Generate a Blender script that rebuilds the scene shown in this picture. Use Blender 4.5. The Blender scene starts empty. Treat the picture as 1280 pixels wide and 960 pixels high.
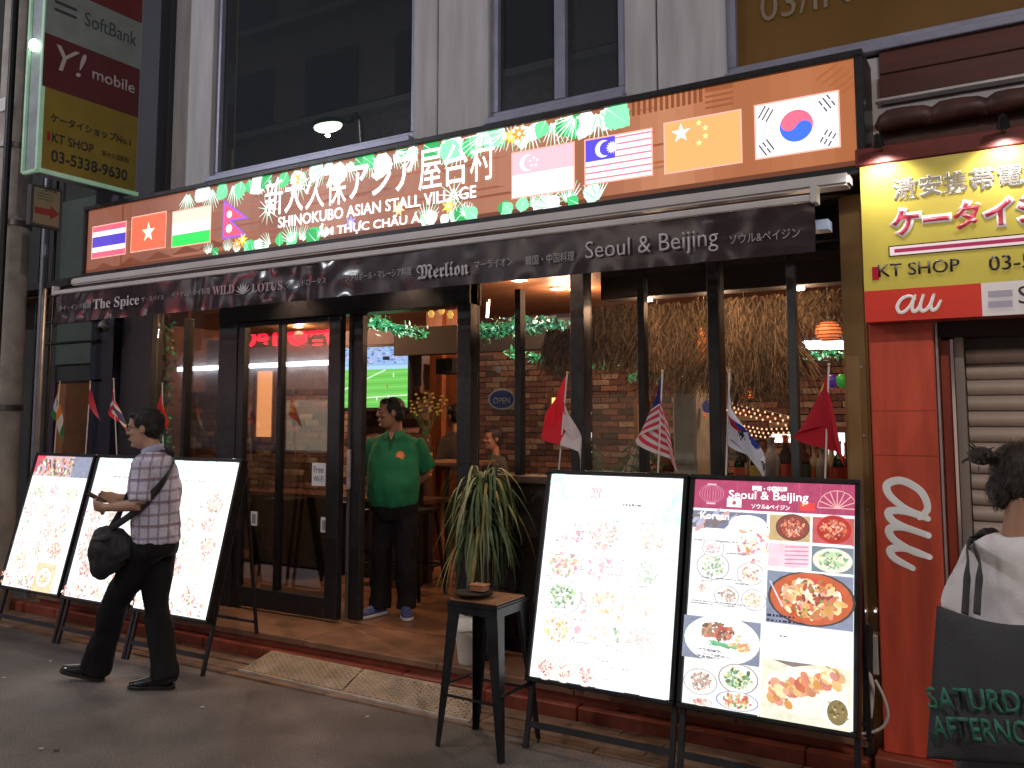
import bpy, bmesh, math, random
from mathutils import Vector, Matrix, noise
random.seed(7)
S = bpy.context.scene
COL = S.collection
PI = math.pi
# ------------------------------------------------------------------ camera
FPX, YAW, PIT, CAMZ, PPY = 1089.0, math.radians(30.8), math.radians(5.17), 1.64, 426.0
_cy, _sy, _cp, _sp = math.cos(YAW), math.sin(YAW), math.cos(PIT), math.sin(PIT)
CF = Vector((-_sy*_cp, _cy*_cp, _sp)); CR = Vector((_cy, _sy, 0)); CU = CR.cross(CF); CC = Vector((0, 0, CAMZ))
cam = bpy.data.cameras.new("camera"); camo = bpy.data.objects.new("camera", cam); COL.objects.link(camo)
camo.matrix_world = Matrix(((CR.x, CU.x, -CF.x, 0), (CR.y, CU.y, -CF.y, 0), (CR.z, CU.z, -CF.z, CAMZ), (0, 0, 0, 1)))
cam.sensor_width = 36; cam.lens = FPX/1280*36; cam.shift_y = -(480-PPY)/1280; cam.clip_start = .05; cam.clip_end = 400
S.camera = camo
def W(px, py, Y):                       # survey helper: photo pixel -> point on the upright plane y = Y
    d = CF + CR*((px-640)/FPX) - CU*((py-PPY)/FPX)
    return CC + d*(Y/d.y)
def WZ(px, py, Z=0):
    d = CF + CR*((px-640)/FPX) - CU*((py-PPY)/FPX)
    return CC + d*((Z-CAMZ)/d.z)
def WX(px, py, X):
    d = CF + CR*((px-640)/FPX) - CU*((py-PPY)/FPX)
    return CC + d*(X/d.x)
# ------------------------------------------------------------------ world, exposure
w = bpy.data.worlds.new("World"); S.world = w; w.use_nodes = True
nt = w.node_tree; bg = nt.nodes["Background"]
bg.inputs[0].default_value = (.56, .53, .55, 1); bg.inputs[1].default_value = .44
S.view_settings.view_transform = 'Standard'; S.view_settings.look = 'None'; S.view_settings.exposure = .12; S.view_settings.gamma = 1
S.render.engine = 'CYCLES'
S.cycles.max_bounces = 7; S.cycles.transparent_max_bounces = 16; S.cycles.caustics_reflective = False; S.cycles.caustics_refractive = False
S.cycles.use_denoising = True; S.cycles.sample_clamp_indirect = 4
# ------------------------------------------------------------------ colour and materials
def lin(c):
    if isinstance(c, str):
        c = [int(c[i:i+2], 16)/255 for i in (0, 2, 4)]
    return tuple((x/12.92 if x <= .04045 else ((x+.055)/1.055)**2.4) for x in c[:3])
MATS = {}
def mat(name, col, rough=.6, metal=0, var=.15, scale=9, bump=0, bscale=60, emit=0, ecol=None, spec=.5, trans=0, stretch=None, coat=0):
    if name in MATS: return MATS[name]
    m = bpy.data.materials.new(name); MATS[name] = m; m.use_nodes = True
    n = m.node_tree.nodes; l = m.node_tree.links; b = n["Principled BSDF"]
    c = lin(col) if isinstance(col, str) else tuple(col)
    b.inputs["Roughness"].default_value = rough; b.inputs["Metallic"].default_value = metal
    b.inputs["Specular IOR Level"].default_value = spec
    if coat: b.inputs["Coat Weight"].default_value = coat
    if trans: b.inputs["Transmission Weight"].default_value = trans
    tc = n.new("ShaderNodeTexCoord"); mp = n.new("ShaderNodeMapping"); l.new(tc.outputs["Object"], mp.inputs[0])
    if stretch: mp.inputs["Scale"].default_value = stretch
    if var:
        t = n.new("ShaderNodeTexNoise"); t.inputs["Scale"].default_value = scale; t.inputs["Detail"].default_value = 6
        l.new(mp.outputs[0], t.inputs["Vector"])
        mx = n.new("ShaderNodeMix"); mx.data_type = 'RGBA'
        mr = n.new("ShaderNodeMapRange"); mr.inputs[1].default_value = .3; mr.inputs[2].default_value = .7
        l.new(t.outputs[0], mr.inputs[0]); l.new(mr.outputs[0], mx.inputs[0])
        mx.inputs[6].default_value = (*[x*(1-var) for x in c], 1); mx.inputs[7].default_value = (*[min(1, x*(1+var)) for x in c], 1)
        l.new(mx.outputs[2], b.inputs["Base Color"])
        mr2 = n.new("ShaderNodeMapRange"); mr2.inputs[3].default_value = max(0, rough-.1); mr2.inputs[4].default_value = min(1, rough+.1)
        l.new(t.outputs[0], mr2.inputs[0]); l.new(mr2.outputs[0], b.inputs["Roughness"])
    else: b.inputs["Base Color"].default_value = (*c, 1)
    if bump:
        t2 = n.new("ShaderNodeTexNoise"); t2.inputs["Scale"].default_value = bscale; t2.inputs["Detail"].default_value = 5
        l.new(mp.outputs[0], t2.inputs["Vector"])
        bp = n.new("ShaderNodeBump"); bp.inputs["Strength"].default_value = bump; bp.inputs["Distance"].default_value = .01
        l.new(t2.outputs[0], bp.inputs["Height"]); l.new(bp.outputs[0], b.inputs["Normal"])
    if emit:
        b.inputs["Emission Color"].default_value = (*(lin(ecol) if isinstance(ecol, str) else (ecol or c)), 1)
        b.inputs["Emission Strength"].default_value = emit
    return m
def mat_attr(name, emit=0, rough=.7, mott=0.0, ms=40, diffuse=True, sheen=0):   # colour comes from the mesh's own print / dye
    if name in MATS: return MATS[name]
    m = bpy.data.materials.new(name); MATS[name] = m; m.use_nodes = True
    n = m.node_tree.nodes; l = m.node_tree.links; b = n["Principled BSDF"]
    a = n.new("ShaderNodeVertexColor"); a.layer_name = "Col"; out = a.outputs[0]
    b.inputs["Roughness"].default_value = rough
    if mott:
        tc = n.new("ShaderNodeTexCoord"); t = n.new("ShaderNodeTexNoise"); t.inputs["Scale"].default_value = ms; t.inputs["Detail"].default_value = 4
        l.new(tc.outputs["Object"], t.inputs["Vector"])
        mr = n.new("ShaderNodeMapRange"); mr.inputs[1].default_value = .3; mr.inputs[2].default_value = .7
        mr.inputs[3].default_value = 1-mott; mr.inputs[4].default_value = 1+mott; l.new(t.outputs[0], mr.inputs[0])
        vm = n.new("ShaderNodeVectorMath"); vm.operation = 'SCALE'; l.new(out, vm.inputs[0]); l.new(mr.outputs[0], vm.inputs["Scale"]); out = vm.outputs[0]
    if emit:
        l.new(out, b.inputs["Emission Color"]); b.inputs["Emission Strength"].default_value = emit
        b.inputs["Base Color"].default_value = (.02, .02, .02, 1)
    else: l.new(out, b.inputs["Base Color"])
    return m
def mat_glass(name, tint=(.93, .95, .95), refl=1.0, rough=.0):
    if name in MATS: return MATS[name]
    m = bpy.data.materials.new(name); MATS[name] = m; m.use_nodes = True
    n = m.node_tree.nodes; l = m.node_tree.links; n.remove(n["Principled BSDF"]); o = n["Material Output"]
    tr = n.new("ShaderNodeBsdfTransparent"); tr.inputs[0].default_value = (*tint, 1)
    gl = n.new("ShaderNodeBsdfGlossy"); gl.inputs["Roughness"].default_value = rough
    fr = n.new("ShaderNodeFresnel"); fr.inputs[0].default_value = 1.5
    mm = n.new("ShaderNodeMath"); mm.operation = 'MULTIPLY'; mm.inputs[1].default_value = refl; l.new(fr.outputs[0], mm.inputs[0])
    mx = n.new("ShaderNodeMixShader"); l.new(mm.outputs[0], mx.inputs[0]); l.new(tr.outputs[0], mx.inputs[1]); l.new(gl.outputs[0], mx.inputs[2])
    l.new(mx.outputs[0], o.inputs[0]); return m
def emat(name, col, s=1.0):
    if name in MATS: return MATS[name]
    m = bpy.data.materials.new(name); MATS[name] = m; m.use_nodes = True
    b = m.node_tree.nodes["Principled BSDF"]; c = lin(col) if isinstance(col, str) else col
    b.inputs["Base Color"].default_value = (*[min(.8, x) for x in c], 1)
    b.inputs["Emission Color"].default_value = (*c, 1); b.inputs["Emission Strength"].default_value = s
    return m
# ------------------------------------------------------------------ building helpers
def tagp(o, label=None, cat=None, group=None, kind=None):
    for k, v in (('label', label), ('category', cat), ('group', group), ('kind', kind)):
        if v: o[k] = v
    return o
def link(name, me, m, parent=None):
    o = bpy.data.objects.new(name, me); COL.objects.link(o)
    if m is not None and not me.materials: me.materials.append(m)
    if parent is not None:
        o.parent = parent; o.matrix_parent_inverse = parent.matrix_world.inverted() if parent.type == 'EMPTY' else Matrix()
    return o
def thing(name, loc, label, cat, group=None):
    o = bpy.data.objects.new(name, None); o.empty_display_size = .1; COL.objects.link(o)
    o.location = loc; o.matrix_world = Matrix.Translation(Vector(loc)); return tagp(o, label, cat, group)
class G:
    def __init__(s): s.b = bmesh.new()
    def box(s, x0, x1, y0, y1, z0, z1):
        r = bmesh.ops.create_cube(s.b, size=1)['verts']
        for v in r:
            v.co = Vector((x0+(v.co.x+.5)*(x1-x0), y0+(v.co.y+.5)*(y1-y0), z0+(v.co.z+.5)*(z1-z0)))
        return s
    def beam(s, a, b, wd, dp, up=(0, 0, 1), w2=None):      # rectangular bar from a to b
        a, b = Vector(a), Vector(b); t = (b-a).normalized(); u = Vector(up)
        sd = t.cross(u); sd = sd.normalized() if sd.length > 1e-4 else Vector((1, 0, 0)); q = sd.cross(t)
        vs = []
        for p, k in ((a, 1), (b, (w2 or wd)/wd)):
            for i, j in ((-1, -1), (1, -1), (1, 1), (-1, 1)): vs.append(s.b.verts.new(p+sd*i*wd/2*k+q*j*dp/2*k))
        for f in ((0, 1, 2, 3), (7, 6, 5, 4), (0, 4, 5, 1), (1, 5, 6, 2), (2, 6, 7, 3), (3, 7, 4, 0)): s.b.faces.new([vs[i] for i in f])
        return s
    def loft(s, pts, rads, n=12, ref=(1, 0, 0), sub=0, cap=True):
        pts = [Vector(p) for p in pts]; rads = [(r, r) if not isinstance(r, tuple) else r for r in rads]
        if sub:
            P, Rr = [], []
            for i in range(len(pts)-1):
                p0, p1, p2, p3 = pts[max(i-1, 0)], pts[i], pts[i+1], pts[min(i+2, len(pts)-1)]
                for k in range(sub):
                    t = k/sub
                    P.append(.5*((2*p1)+(p2-p0)*t+(2*p0-5*p1+4*p2-p3)*t*t+(3*p1-p0-3*p2+p3)*t**3))
                    e = t*t*(3-2*t); Rr.append((rads[i][0]*(1-e)+rads[i+1][0]*e, rads[i][1]*(1-e)+rads[i+1][1]*e))
            P.append(pts[-1]); Rr.append(rads[-1]); pts, rads = P, Rr
        ref = Vector(ref); rings = []
        for i, p in enumerate(pts):
            t = (pts[min(i+1, len(pts)-1)]-pts[max(i-1, 0)])
            t = t.normalized() if t.length > 1e-7 else Vector((0, 0, 1))
            sd = ref-t*ref.dot(t)
            if sd.length < 1e-3: sd = Vector((0, 1, 0))-t*t.y
            sd.normalize(); q = t.cross(sd)
            rings.append([s.b.verts.new(p+sd*math.cos(2*PI*k/n)*rads[i][0]+q*math.sin(2*PI*k/n)*rads[i][1]) for k in range(n)])
        for a, b in zip(rings, rings[1:]):
            for k in range(n): s.b.faces.new((a[k], a[(k+1) % n], b[(k+1) % n], b[k]))
        if cap: s.b.faces.new(rings[0][::-1]); s.b.faces.new(rings[-1])
        return s
    def cyl(s, a, b, r, n=12, r2=None): return s.loft([a, b], [r, r2 if r2 is not None else r], n)
    def ell(s, c, r, n=14, m=9, rot=None):
        c = Vector(c); rings = []
        for i in range(1, m):
            th = PI*i/m
            rr = []
            for k in range(n):
                v = Vector((math.sin(th)*math.cos(2*PI*k/n)*r[0], math.sin(th)*math.sin(2*PI*k/n)*r[1], math.cos(th)*r[2]))
                if rot: v = rot@v
                rr.append(s.b.verts.new(c+v))
            rings.append(rr)
        t, b = Vector((0, 0, r[2])), Vector((0, 0, -r[2]))
        if rot: t, b = rot@t, rot@b
        t, b = s.b.verts.new(c+t), s.b.verts.new(c+b)
        for a, d in zip(rings, rings[1:]):
            for k in range(n): s.b.faces.new((a[k], d[k], d[(k+1) % n], a[(k+1) % n]))
        for k in range(n):
            s.b.faces.new((t, rings[0][k], rings[0][(k+1) % n])); s.b.faces.new((b, rings[-1][(k+1) % n], rings[-1][k]))
        return s
    def prism(s, pts, d):           # polygon of 3D points swept by vector d
        d = Vector(d); a = [s.b.verts.new(Vector(p)) for p in pts]; b = [s.b.verts.new(Vector(p)+d) for p in pts]; n = len(pts)
        s.b.faces.new(a[::-1]); s.b.faces.new(b)
        for k in range(n): s.b.faces.new((a[k], a[(k+1) % n], b[(k+1) % n], b[k]))
        return s
    def quad(s, a, b, c, d): s.b.faces.new([s.b.verts.new(Vector(p)) for p in (a, b, c, d)]); return s
    def mesh(s, name, smooth=False, bevel=0, seg=1, recalc=True):
        if recalc: bmesh.ops.recalc_face_normals(s.b, faces=s.b.faces)
        if bevel:
            bmesh.ops.bevel(s.b, geom=[e for e in s.b.edges if e.calc_face_angle(0) > .5], offset=bevel, segments=seg, affect='EDGES', clamp_overlap=True)
        me = bpy.data.meshes.new(name); s.b.to_mesh(me); s.b.free()
        if smooth:
            for p in me.polygons: p.use_smooth = True
            if smooth == 'auto': me.set_sharp_from_angle(angle=.7)
        return me
    def build(s, name, m, parent=None, smooth=False, bevel=0, seg=1): return link(name, s.mesh(name, smooth, bevel, seg), m, parent)
def structure(o): o['kind'] = 'structure'; return o
class Fr:                                # a flat working frame in the place: origin, right, up
    def __init__(s, o, ux=(1, 0, 0), uy=(0, 0, 1)): s.o = Vector(o); s.x = Vector(ux).normalized(); s.y = Vector(uy).normalized(); s.n = s.x.cross(s.y)
    def p(s, u, v, w=0): return s.o+s.x*u+s.y*v+s.n*w
class Print:                             # flat print: polygons on a frame, each a hair above the last
    def __init__(s, fr, w=.001): s.f = fr; s.w = w; s.v = []; s.fc = []; s.c = []; s.dw = 3e-5
    def poly(s, uv, col):
        i = len(s.v); s.v += [s.f.p(u, v, s.w) for u, v in uv]; s.fc.append(list(range(i, i+len(uv)))); s.c.append(lin(col) if isinstance(col, str) else col); s.w += s.dw
    def rect(s, u0, v0, u1, v1, col): s.poly([(u0, v0), (u1, v0), (u1, v1), (u0, v1)], col)
    def disc(s, u, v, a, b, col, n=20, rot=0):
        c, d = math.cos(rot), math.sin(rot)
        s.poly([(u+a*math.cos(t)*c-b*math.sin(t)*d, v+a*math.cos(t)*d+b*math.sin(t)*c) for t in [2*PI*k/n for k in range(n)]], col)
    def star(s, u, v, r, col, n=5, rot=PI/2, inner=.4):
        s.poly([(u+(r if k % 2 == 0 else r*inner)*math.cos(rot+PI*k/n), v+(r if k % 2 == 0 else r*inner)*math.sin(rot+PI*k/n)) for k in range(2*n)], col)
    def line(s, a, b, wd, col, w2=None):
        a, b = Vector(a), Vector(b); d = (b-a).normalized(); q = Vector((-d.y, d.x)); k = (w2 if w2 is not None else wd)/2
        s.poly([tuple(a-q*wd/2), tuple(b-q*k), tuple(b+q*k), tuple(a+q*wd/2)], col)
    def build(s, name, m, parent=None):
        me = bpy.data.meshes.new(name); me.from_pydata([tuple(v) for v in s.v], [], s.fc)
        a = me.color_attributes.new("Col", 'FLOAT_COLOR', 'CORNER')
        dat = []
        for f, c in zip(s.fc, s.c): dat += [c[0], c[1], c[2], 1.0]*len(f)
        a.data.foreach_set("color", dat); me.update()
        return link(name, me, m, parent)
_fc = {}
def text(s, fr, u, v, h, wd=None, m=None, parent=None, name='lettering', depth=.002, bold=0, shear=0, rot=0, w=.002, align='L', slope=0):
    cu = bpy.data.curves.new('t', 'FONT'); cu.body = s; cu.size = 1; cu.extrude = 0; cu.offset = bold; cu.shear = shear; cu.resolution_u = 3
    ob = bpy.data.objects.new('t', cu); COL.objects.link(ob)
    dg = bpy.context.evaluated_depsgraph_get(); me = bpy.data.meshes.new_from_object(ob.evaluated_get(dg))
    bpy.data.objects.remove(ob); bpy.data.curves.remove(cu)
    xs = [p.co.x for p in me.vertices]; ys = [p.co.y for p in me.vertices]
    if not xs: return None
    x0, x1, y0, y1 = min(xs), max(xs), min(ys), max(ys)
    sy = h/(y1-y0); sx = (wd/(x1-x0)) if wd else sy
    me.materials.clear()
    c, d = math.cos(rot), math.sin(rot)
    for p in me.vertices:
        a = (p.co.x-x0)*sx; b = (p.co.y-y0)*sy
        if align == 'C': a -= (x1-x0)*sx/2
        b += slope*a
        p.co = fr.p(u+a*c-b*d, v+a*d+b*c, w)
    if depth:
        bm = bmesh.new(); bm.from_mesh(me); r = bmesh.ops.extrude_face_region(bm, geom=bm.faces[:])
        bmesh.ops.translate(bm, verts=[e for e in r['geom'] if isinstance(e, bmesh.types.BMVert)], vec=fr.n*depth)
        bmesh.ops.recalc_face_normals(bm, faces=bm.faces); bm.to_mesh(me); bm.free()
    me.name = name
    return link(name, me, m, parent)
def copy_tree(o, parent=None):
    c = o.copy(); COL.objects.link(c)
    if parent is not None: c.parent = parent
    for ch in list(o.children): copy_tree(ch, c)
    return c
def remesh(g, vox, name, m, parent, amp=0, fs=(30, 30, 14), sm=4, seed=0, col=None, dec=0):
    o = g.build('tmp', None); 
    if True:
        r = o.modifiers.new('r', 'REMESH'); r.mode = 'VOXEL'; r.voxel_size = vox
        s_ = o.modifiers.new('s', 'SMOOTH'); s_.factor = .5; s_.iterations = sm
    dg = bpy.context.evaluated_depsgraph_get(); me = bpy.data.meshes.new_from_object(o.evaluated_get(dg)); bpy.data.objects.remove(o)
    me.name = name; me.materials.clear()
    if amp:
        nn = [v.normal.copy() for v in me.vertices]
        for v, n_ in zip(me.vertices, nn):
            q = Vector((v.co.x*fs[0]+seed, v.co.y*fs[1], v.co.z*fs[2]))
            v.co += n_*(amp*(noise.noise(q)+.5*noise.noise(q*2.3)))
    for p in me.polygons: p.use_smooth = True
    return link(name, me, m, parent)
# ------------------------------------------------------------------ materials
BLK = mat('black_powder_coat', (.025, .025, .029), .38, .3, var=.25, scale=20)
BLK2 = mat('black_painted_steel', (.02, .02, .022), .42, .5, var=.3, scale=14)
ALU = mat('aluminium', (.55, .54, .56), .35, .7, var=.12, scale=12)
WALLW = mat('grey_wall_panel', (.50, .50, .53), .55, 0, var=.17, scale=2.5, stretch=(4.5, 4.5, .55), bump=.08, bscale=25)
FRM = mat('window_frame_paint', (.30, .31, .42), .4, .3, var=.1)
DKG = mat('dark_window_glass', (.032, .038, .044), .0, 0, var=0, scale=1.2, spec=.7)
WOODC = mat('ceiling_wood', (.16, .07, .035), .5, 0, var=.35, scale=3, stretch=(1, 10, 1), bump=.1)
BRICK = mat_attr('brick_clay', 0, .85, .3, 35)
GLASS = mat_glass('shop_glass', (.93, .94, .94), .62)
# the building behind is placed on these planes
YS, YG, YW = 4.40, 4.95, 4.72            # sign face, glass line, upper wall
ZF = .17
# ------------------------------------------------------------------ ground
def ground_mat():
    m = mat('asphalt', (.145, .125, .115), .6, 0, var=.38, scale=1.6, bump=.6, bscale=110)
    n = m.node_tree.nodes; l = m.node_tree.links; b = n["Principled BSDF"]
    src = b.inputs["Base Color"].links[0].from_socket
    tc = n.new("ShaderNodeTexCoord"); t = n.new("ShaderNodeTexNoise"); t.inputs["Scale"].default_value = 130; t.inputs["Detail"].default_value = 3
    l.new(tc.outputs["Object"], t.inputs["Vector"])
    mr = n.new("ShaderNodeMapRange"); mr.inputs[1].default_value = .3; mr.inputs[2].default_value = .72; mr.inputs[3].default_value = .45; mr.inputs[4].default_value = 1.9; l.new(t.outputs[0], mr.inputs[0])
    vm = n.new("ShaderNodeVectorMath"); vm.operation = 'SCALE'; l.new(src, vm.inputs[0]); l.new(mr.outputs[0], vm.inputs["Scale"]); 
    vo = n.new("ShaderNodeTexVoronoi"); vo.inputs["Scale"].default_value = 70; l.new(tc.outputs["Object"], vo.inputs["Vector"])
    m2 = n.new("ShaderNodeMapRange"); m2.inputs[1].default_value = .12; m2.inputs[2].default_value = .26; m2.inputs[3].default_value = .75; m2.inputs[4].default_value = 0; l.new(vo.outputs["Distance"], m2.inputs[0])
    sc = n.new("ShaderNodeMath"); sc.operation = 'GREATER_THAN'; sc.inputs[1].default_value = .55; sx_ = n.new("ShaderNodeSeparateColor"); l.new(vo.outputs["Color"], sx_.inputs[0]); l.new(sx_.outputs[0], sc.inputs[0])
    ml = n.new("ShaderNodeMath"); ml.operation = 'MULTIPLY'; l.new(m2.outputs[0], ml.inputs[0]); l.new(sc.outputs[0], ml.inputs[1])
    mx = n.new("ShaderNodeMix"); mx.data_type = 'RGBA'; l.new(ml.outputs[0], mx.inputs[0]); l.new(vm.outputs[0], mx.inputs[6]); mx.inputs[7].default_value = (.30, .27, .25, 1)
    st = n.new("ShaderNodeTexNoise"); st.inputs["Scale"].default_value = .9; st.inputs["Detail"].default_value = 8; l.new(tc.outputs["Object"], st.inputs["Vector"])
    m3 = n.new("ShaderNodeMapRange"); m3.inputs[1].default_value = .42; m3.inputs[2].default_value = .60; m3.inputs[3].default_value = .62; m3.inputs[4].default_value = 1.1; l.new(st.outputs[0], m3.inputs[0])
    v2 = n.new("ShaderNodeVectorMath"); v2.operation = 'SCALE'; l.new(mx.outputs[2], v2.inputs[0]); l.new(m3.outputs[0], v2.inputs["Scale"]); l.new(v2.outputs[0], b.inputs["Base Color"])
    return m
g = G()
NX, NY = 60, 40
vs = [[g.b.verts.new((-90+180*i/NX, -60+120*j/NY, 0)) for j in range(NY+1)] for i in range(NX+1)]
for i in range(NX):
    for j in range(NY): g.b.faces.new((vs[i][j], vs[i+1][j], vs[i+1][j+1], vs[i][j+1]))
structure(g.build('ground', ground_mat()))
# kerb stones and gutter strips in front of the shop
STONE = mat('gutter_stone', (.20, .13, .09), .55, 0, var=.35, scale=7, bump=.3, bscale=70)
RED = mat('red_tile', (.27, .065, .038), .4, 0, var=.3, scale=9, bump=.15, bscale=40)
SLAB = mat('threshold_stone', (.25, .135, .085), .4, 0, var=.28, scale=5, bump=.15, bscale=50)
gut = structure(bpy.data.objects.new('gutter', None)); COL.objects.link(gut)
yy = 4.03
for k, wd in enumerate((.075, .06, .075, .06, .085)):
    x = -8.2
    while x < -.3:
        L = random.uniform(.85, 1.0); zt = .012+.006*(k % 2)+random.uniform(0, .003)
        G().box(x, min(x+L, -.3)-.006, yy, yy+wd-.008, -.05, zt).build('paving_stone', STONE, gut, bevel=.003); x += L
    yy += wd
kerb = structure(bpy.data.objects.new('kerb', None)); COL.objects.link(kerb)
x = -8.2
while x < -.72:
    x1 = min(x+.6, -.72)
    G().box(x, x1-.005, 4.385, 4.47, -.05, .085+random.uniform(-.002, .002)).build('kerb_stone', RED, kerb, bevel=.008); x += .6
step = structure(bpy.data.objects.new('step', None)); COL.objects.link(step)
G().box(-7.35, -.72, 4.462, 4.60, -.05, .128).build('riser', RED, step)
x = -7.35; i = 0
while x < -.75:
    L = [.93, .90, 1.25, 1.1][i % 4]; x1 = min(x+L, -.72)
    G().box(x, x1-.007, 4.43, 4.985, .128, ZF+random.uniform(-.0015, .0015)).build('threshold_slab', SLAB, step, bevel=.004); x += L; i += 1
# neighbour's step to the right
G().box(-.70, 4, 4.42, 6, -.05, .10).build('step_slab', RED, step, bevel=.006)
# ------------------------------------------------------------------ interior shell
FLOORM = mat('interior_floor_tile', (.22, .115, .07), .35, 0, var=.3, scale=4)
fl = structure(bpy.data.objects.new('floor', None)); COL.objects.link(fl)
for i in range(10):
    for j in range(8):
        x0, y0 = -9.4+i*.9, 5.0+j*.6
        G().box(x0, x0+.894, y0+.0, y0+.594, .05, ZF-.004+random.uniform(-.001, .001)).build('floor_tile', FLOORM, fl)
GROUT = mat('grout', (.05, .035, .03), .8)
structure(G().box(-9.6, -.3, 4.99, 10, 0, ZF-.012).build('sub_floor', GROUT))
ce = structure(bpy.data.objects.new('ceiling', None)); COL.objects.link(ce)
ZC = 2.86
for k in range(30):
    y0 = 5.02+k*.15
    G().box(-9.6, -.3, y0, y0+.143, ZC, ZC+.02).build('ceiling_board', WOODC, ce)
structure(G().box(-9.7, -.2, 4.8, 9.7, ZC+.03, ZC+.1).build('ceiling_slab', BLK))
INW = mat('interior_plaster', (.20, .10, .07), .8, 0, var=.3, scale=3, bump=.3)
structure(G().box(-9.7, -.2, 9.35, 9.5, 0, ZC).build('back_wall', INW))
structure(G().box(-9.72, -9.6, 4.99, 9.5, 0, ZC).build('side_wall', INW))
structure(G().box(-.34, -.2, 5.0, 9.5, 0, ZC).build('party_wall', INW))
# brick walls: individual bricks for what shows largest
def brickmesh(seed):
    r = random.Random(seed); b = bmesh.new(); bmesh.ops.create_cube(b, size=1)
    for v in b.verts: v.co = Vector((v.co.x*.20+r.uniform(-.003, .003), v.co.y*.05+r.uniform(-.008, .008), v.co.z*.058+r.uniform(-.002, .002)))
    me = bpy.data.meshes.new('brick'); b.to_mesh(me); b.free()
    a = me.color_attributes.new("Col", 'FLOAT_COLOR', 'CORNER'); t = r.random()
    c = (.11+.18*t, .055+.10*t, .042+.07*t) if r.random() < .72 else ((.30, .24, .19) if r.random() < .6 else (.07, .045, .04))
    a.data.foreach_set("color", [*c, 1]*24); me.materials.append(BRICK); return me
BR = [brickmesh(i) for i in range(14)]
MORT = mat('mortar', (.13, .09, .07), .9, 0, var=.3)
def brickwall(x0, x1, y, z0, z1, name, stuff=False):
    w_ = structure(G().box(x0, x1, y+.02, y+.16, ZF, z1).build(name, MORT))
    row = 0; z = z0; cells = []
    while z < z1-.05:
        x = x0+(.0 if row % 2 else -.105)
        while x < x1-.02:
            if x > x0-.05 : cells.append((x+.105, z+.033))
            x += .21
        z += .068; row += 1
    if stuff:
        g_ = bmesh.new(); vs, fs, cs = [], [], []
        for (cx, cz) in cells:
            me = random.choice(BR); i = len(vs)
            vs += [(v.co.x+cx, v.co.y+y, v.co.z+cz) for v in me.vertices]; fs += [[i+q for q in p.vertices] for p in me.polygons]
            c = me.color_attributes[0].data[0].color; cs += [c[0], c[1], c[2], 1]*24
        me = bpy.data.meshes.new('bricks'); me.from_pydata(vs, [], fs); a = me.color_attributes.new("Col", 'FLOAT_COLOR', 'CORNER'); a.data.foreach_set("color", cs)
        o = link('brickwork', me, BRICK, w_); o['kind'] = 'stuff'; g_.free()
    else:
        for (cx, cz) in cells:
            o = link('brick', random.choice(BR), None, w_); o.location = (cx, y, cz)
    return w_
brickwall(-8.9, -5.35, 7.15, .62, 1.97, 'brick_wall')            # seen through the left leaf
brickwall(-7.4, -.4, 9.15, .4, 2.45, 'rear_brick_wall', True)
structure(G().box(-8.6, -5.35, 7.17, 7.31, 1.97, 2.6).build('wall_band', mat('grey_plaster', (.20, .17, .20), .8)))
# ------------------------------------------------------------------ restaurant building
bld = thing('restaurant_building', (-3.7, 4.95, 0), 'grey panelled building with black framed glass restaurant front below its lit sign', 'building')
# upper wall: panels between the windows; joints are real gaps
def X4(px, py=100): return W(px, py, YW).x
ZT = 6.6
xs_ = dict(l=X4(214, 200), w1a=X4(262, 200), w1b=X4(516, 150), j1=X4(546, 150), w2a=X4(610, 140), w2b=X4(781, 105), j2=X4(821, 100), w3a=X4(908, 85))
def panel(x0, x1, z0, z1, y=YW, m=WALLW): return G().box(x0, x1, y, y+.12, z0, z1).build('wall_panel', m, bld, bevel=.006)
ZB = 2.86
gp = .006
zs1 = W(400, 190, YW).z; zs2 = W(700, 130, YW).z; 
z1s = W(265, 222, YW).z      # sill of big window
z2s = W(612, 150, YW).z
z3s = W(925, 92, YW).z
panel(xs_['l'], xs_['w1a']-.0, ZB, ZT)
panel(xs_['w1b'], xs_['j1']-gp, ZB, ZT); panel(xs_['j1']+gp, xs_['w2a'], ZB, ZT)
panel(xs_['w2b'], xs_['j2']-gp, ZB, ZT); panel(xs_['j2']+gp, xs_['w3a'], ZB, ZT)
panel(xs_['w1a']+.002, xs_['w1b']-.002, ZB, z1s-.05); panel(xs_['w2a']+.002, xs_['w2b']-.002, ZB, z2s-.05)
panel(xs_['w3a']+.002, 2.5, ZB, z3s-.06, m=WALLW)
G().box(xs_['l'], 2.5, YW+.13, YW+.3, ZB-.1, ZT).build('backing', BLK, bld)
def window(x0, x1, z0, z1, rec, fw, muls=(), pane=DKG, sash=0):
    f = G(); y0, y1 = YW+rec-.03, YW+rec+.05
    f.box(x0, x1, y0, y1, z0, z0+fw); f.box(x0, x1, y0, y1, z1-fw, z1); f.box(x0, x0+fw, y0, y1, z0+fw, z1-fw); f.box(x1-fw, x1, y0, y1, z0+fw, z1-fw)
    for m_ in muls: f.box(m_-fw*.7, m_+fw*.7, y0-.004, y1, z0+fw, z1-fw)
    fo = f.build('window', FRM, bld, bevel=.004)
    xs = [x0]+list(muls)+[x1]
    for a, b in zip(xs, xs[1:]): G().box(a+fw*.5, b-fw*.5, YW+rec+.01, YW+rec+.02, z0+fw*.5, z1-fw*.5).build('pane', pane, fo)
    G().box(x0-.0, x1+.0, YW-.05, YW+rec-.03, z0-.045, z0-.003).build('sill', FRM, fo, bevel=.004)
    return fo
window(xs_['w1a'], xs_['w1b'], z1s, ZT-.3, .07, .05)
window(xs_['w2a'], xs_['w2b'], z2s, ZT-.3, .06, .055, muls=(X4(697, 130),))
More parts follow.
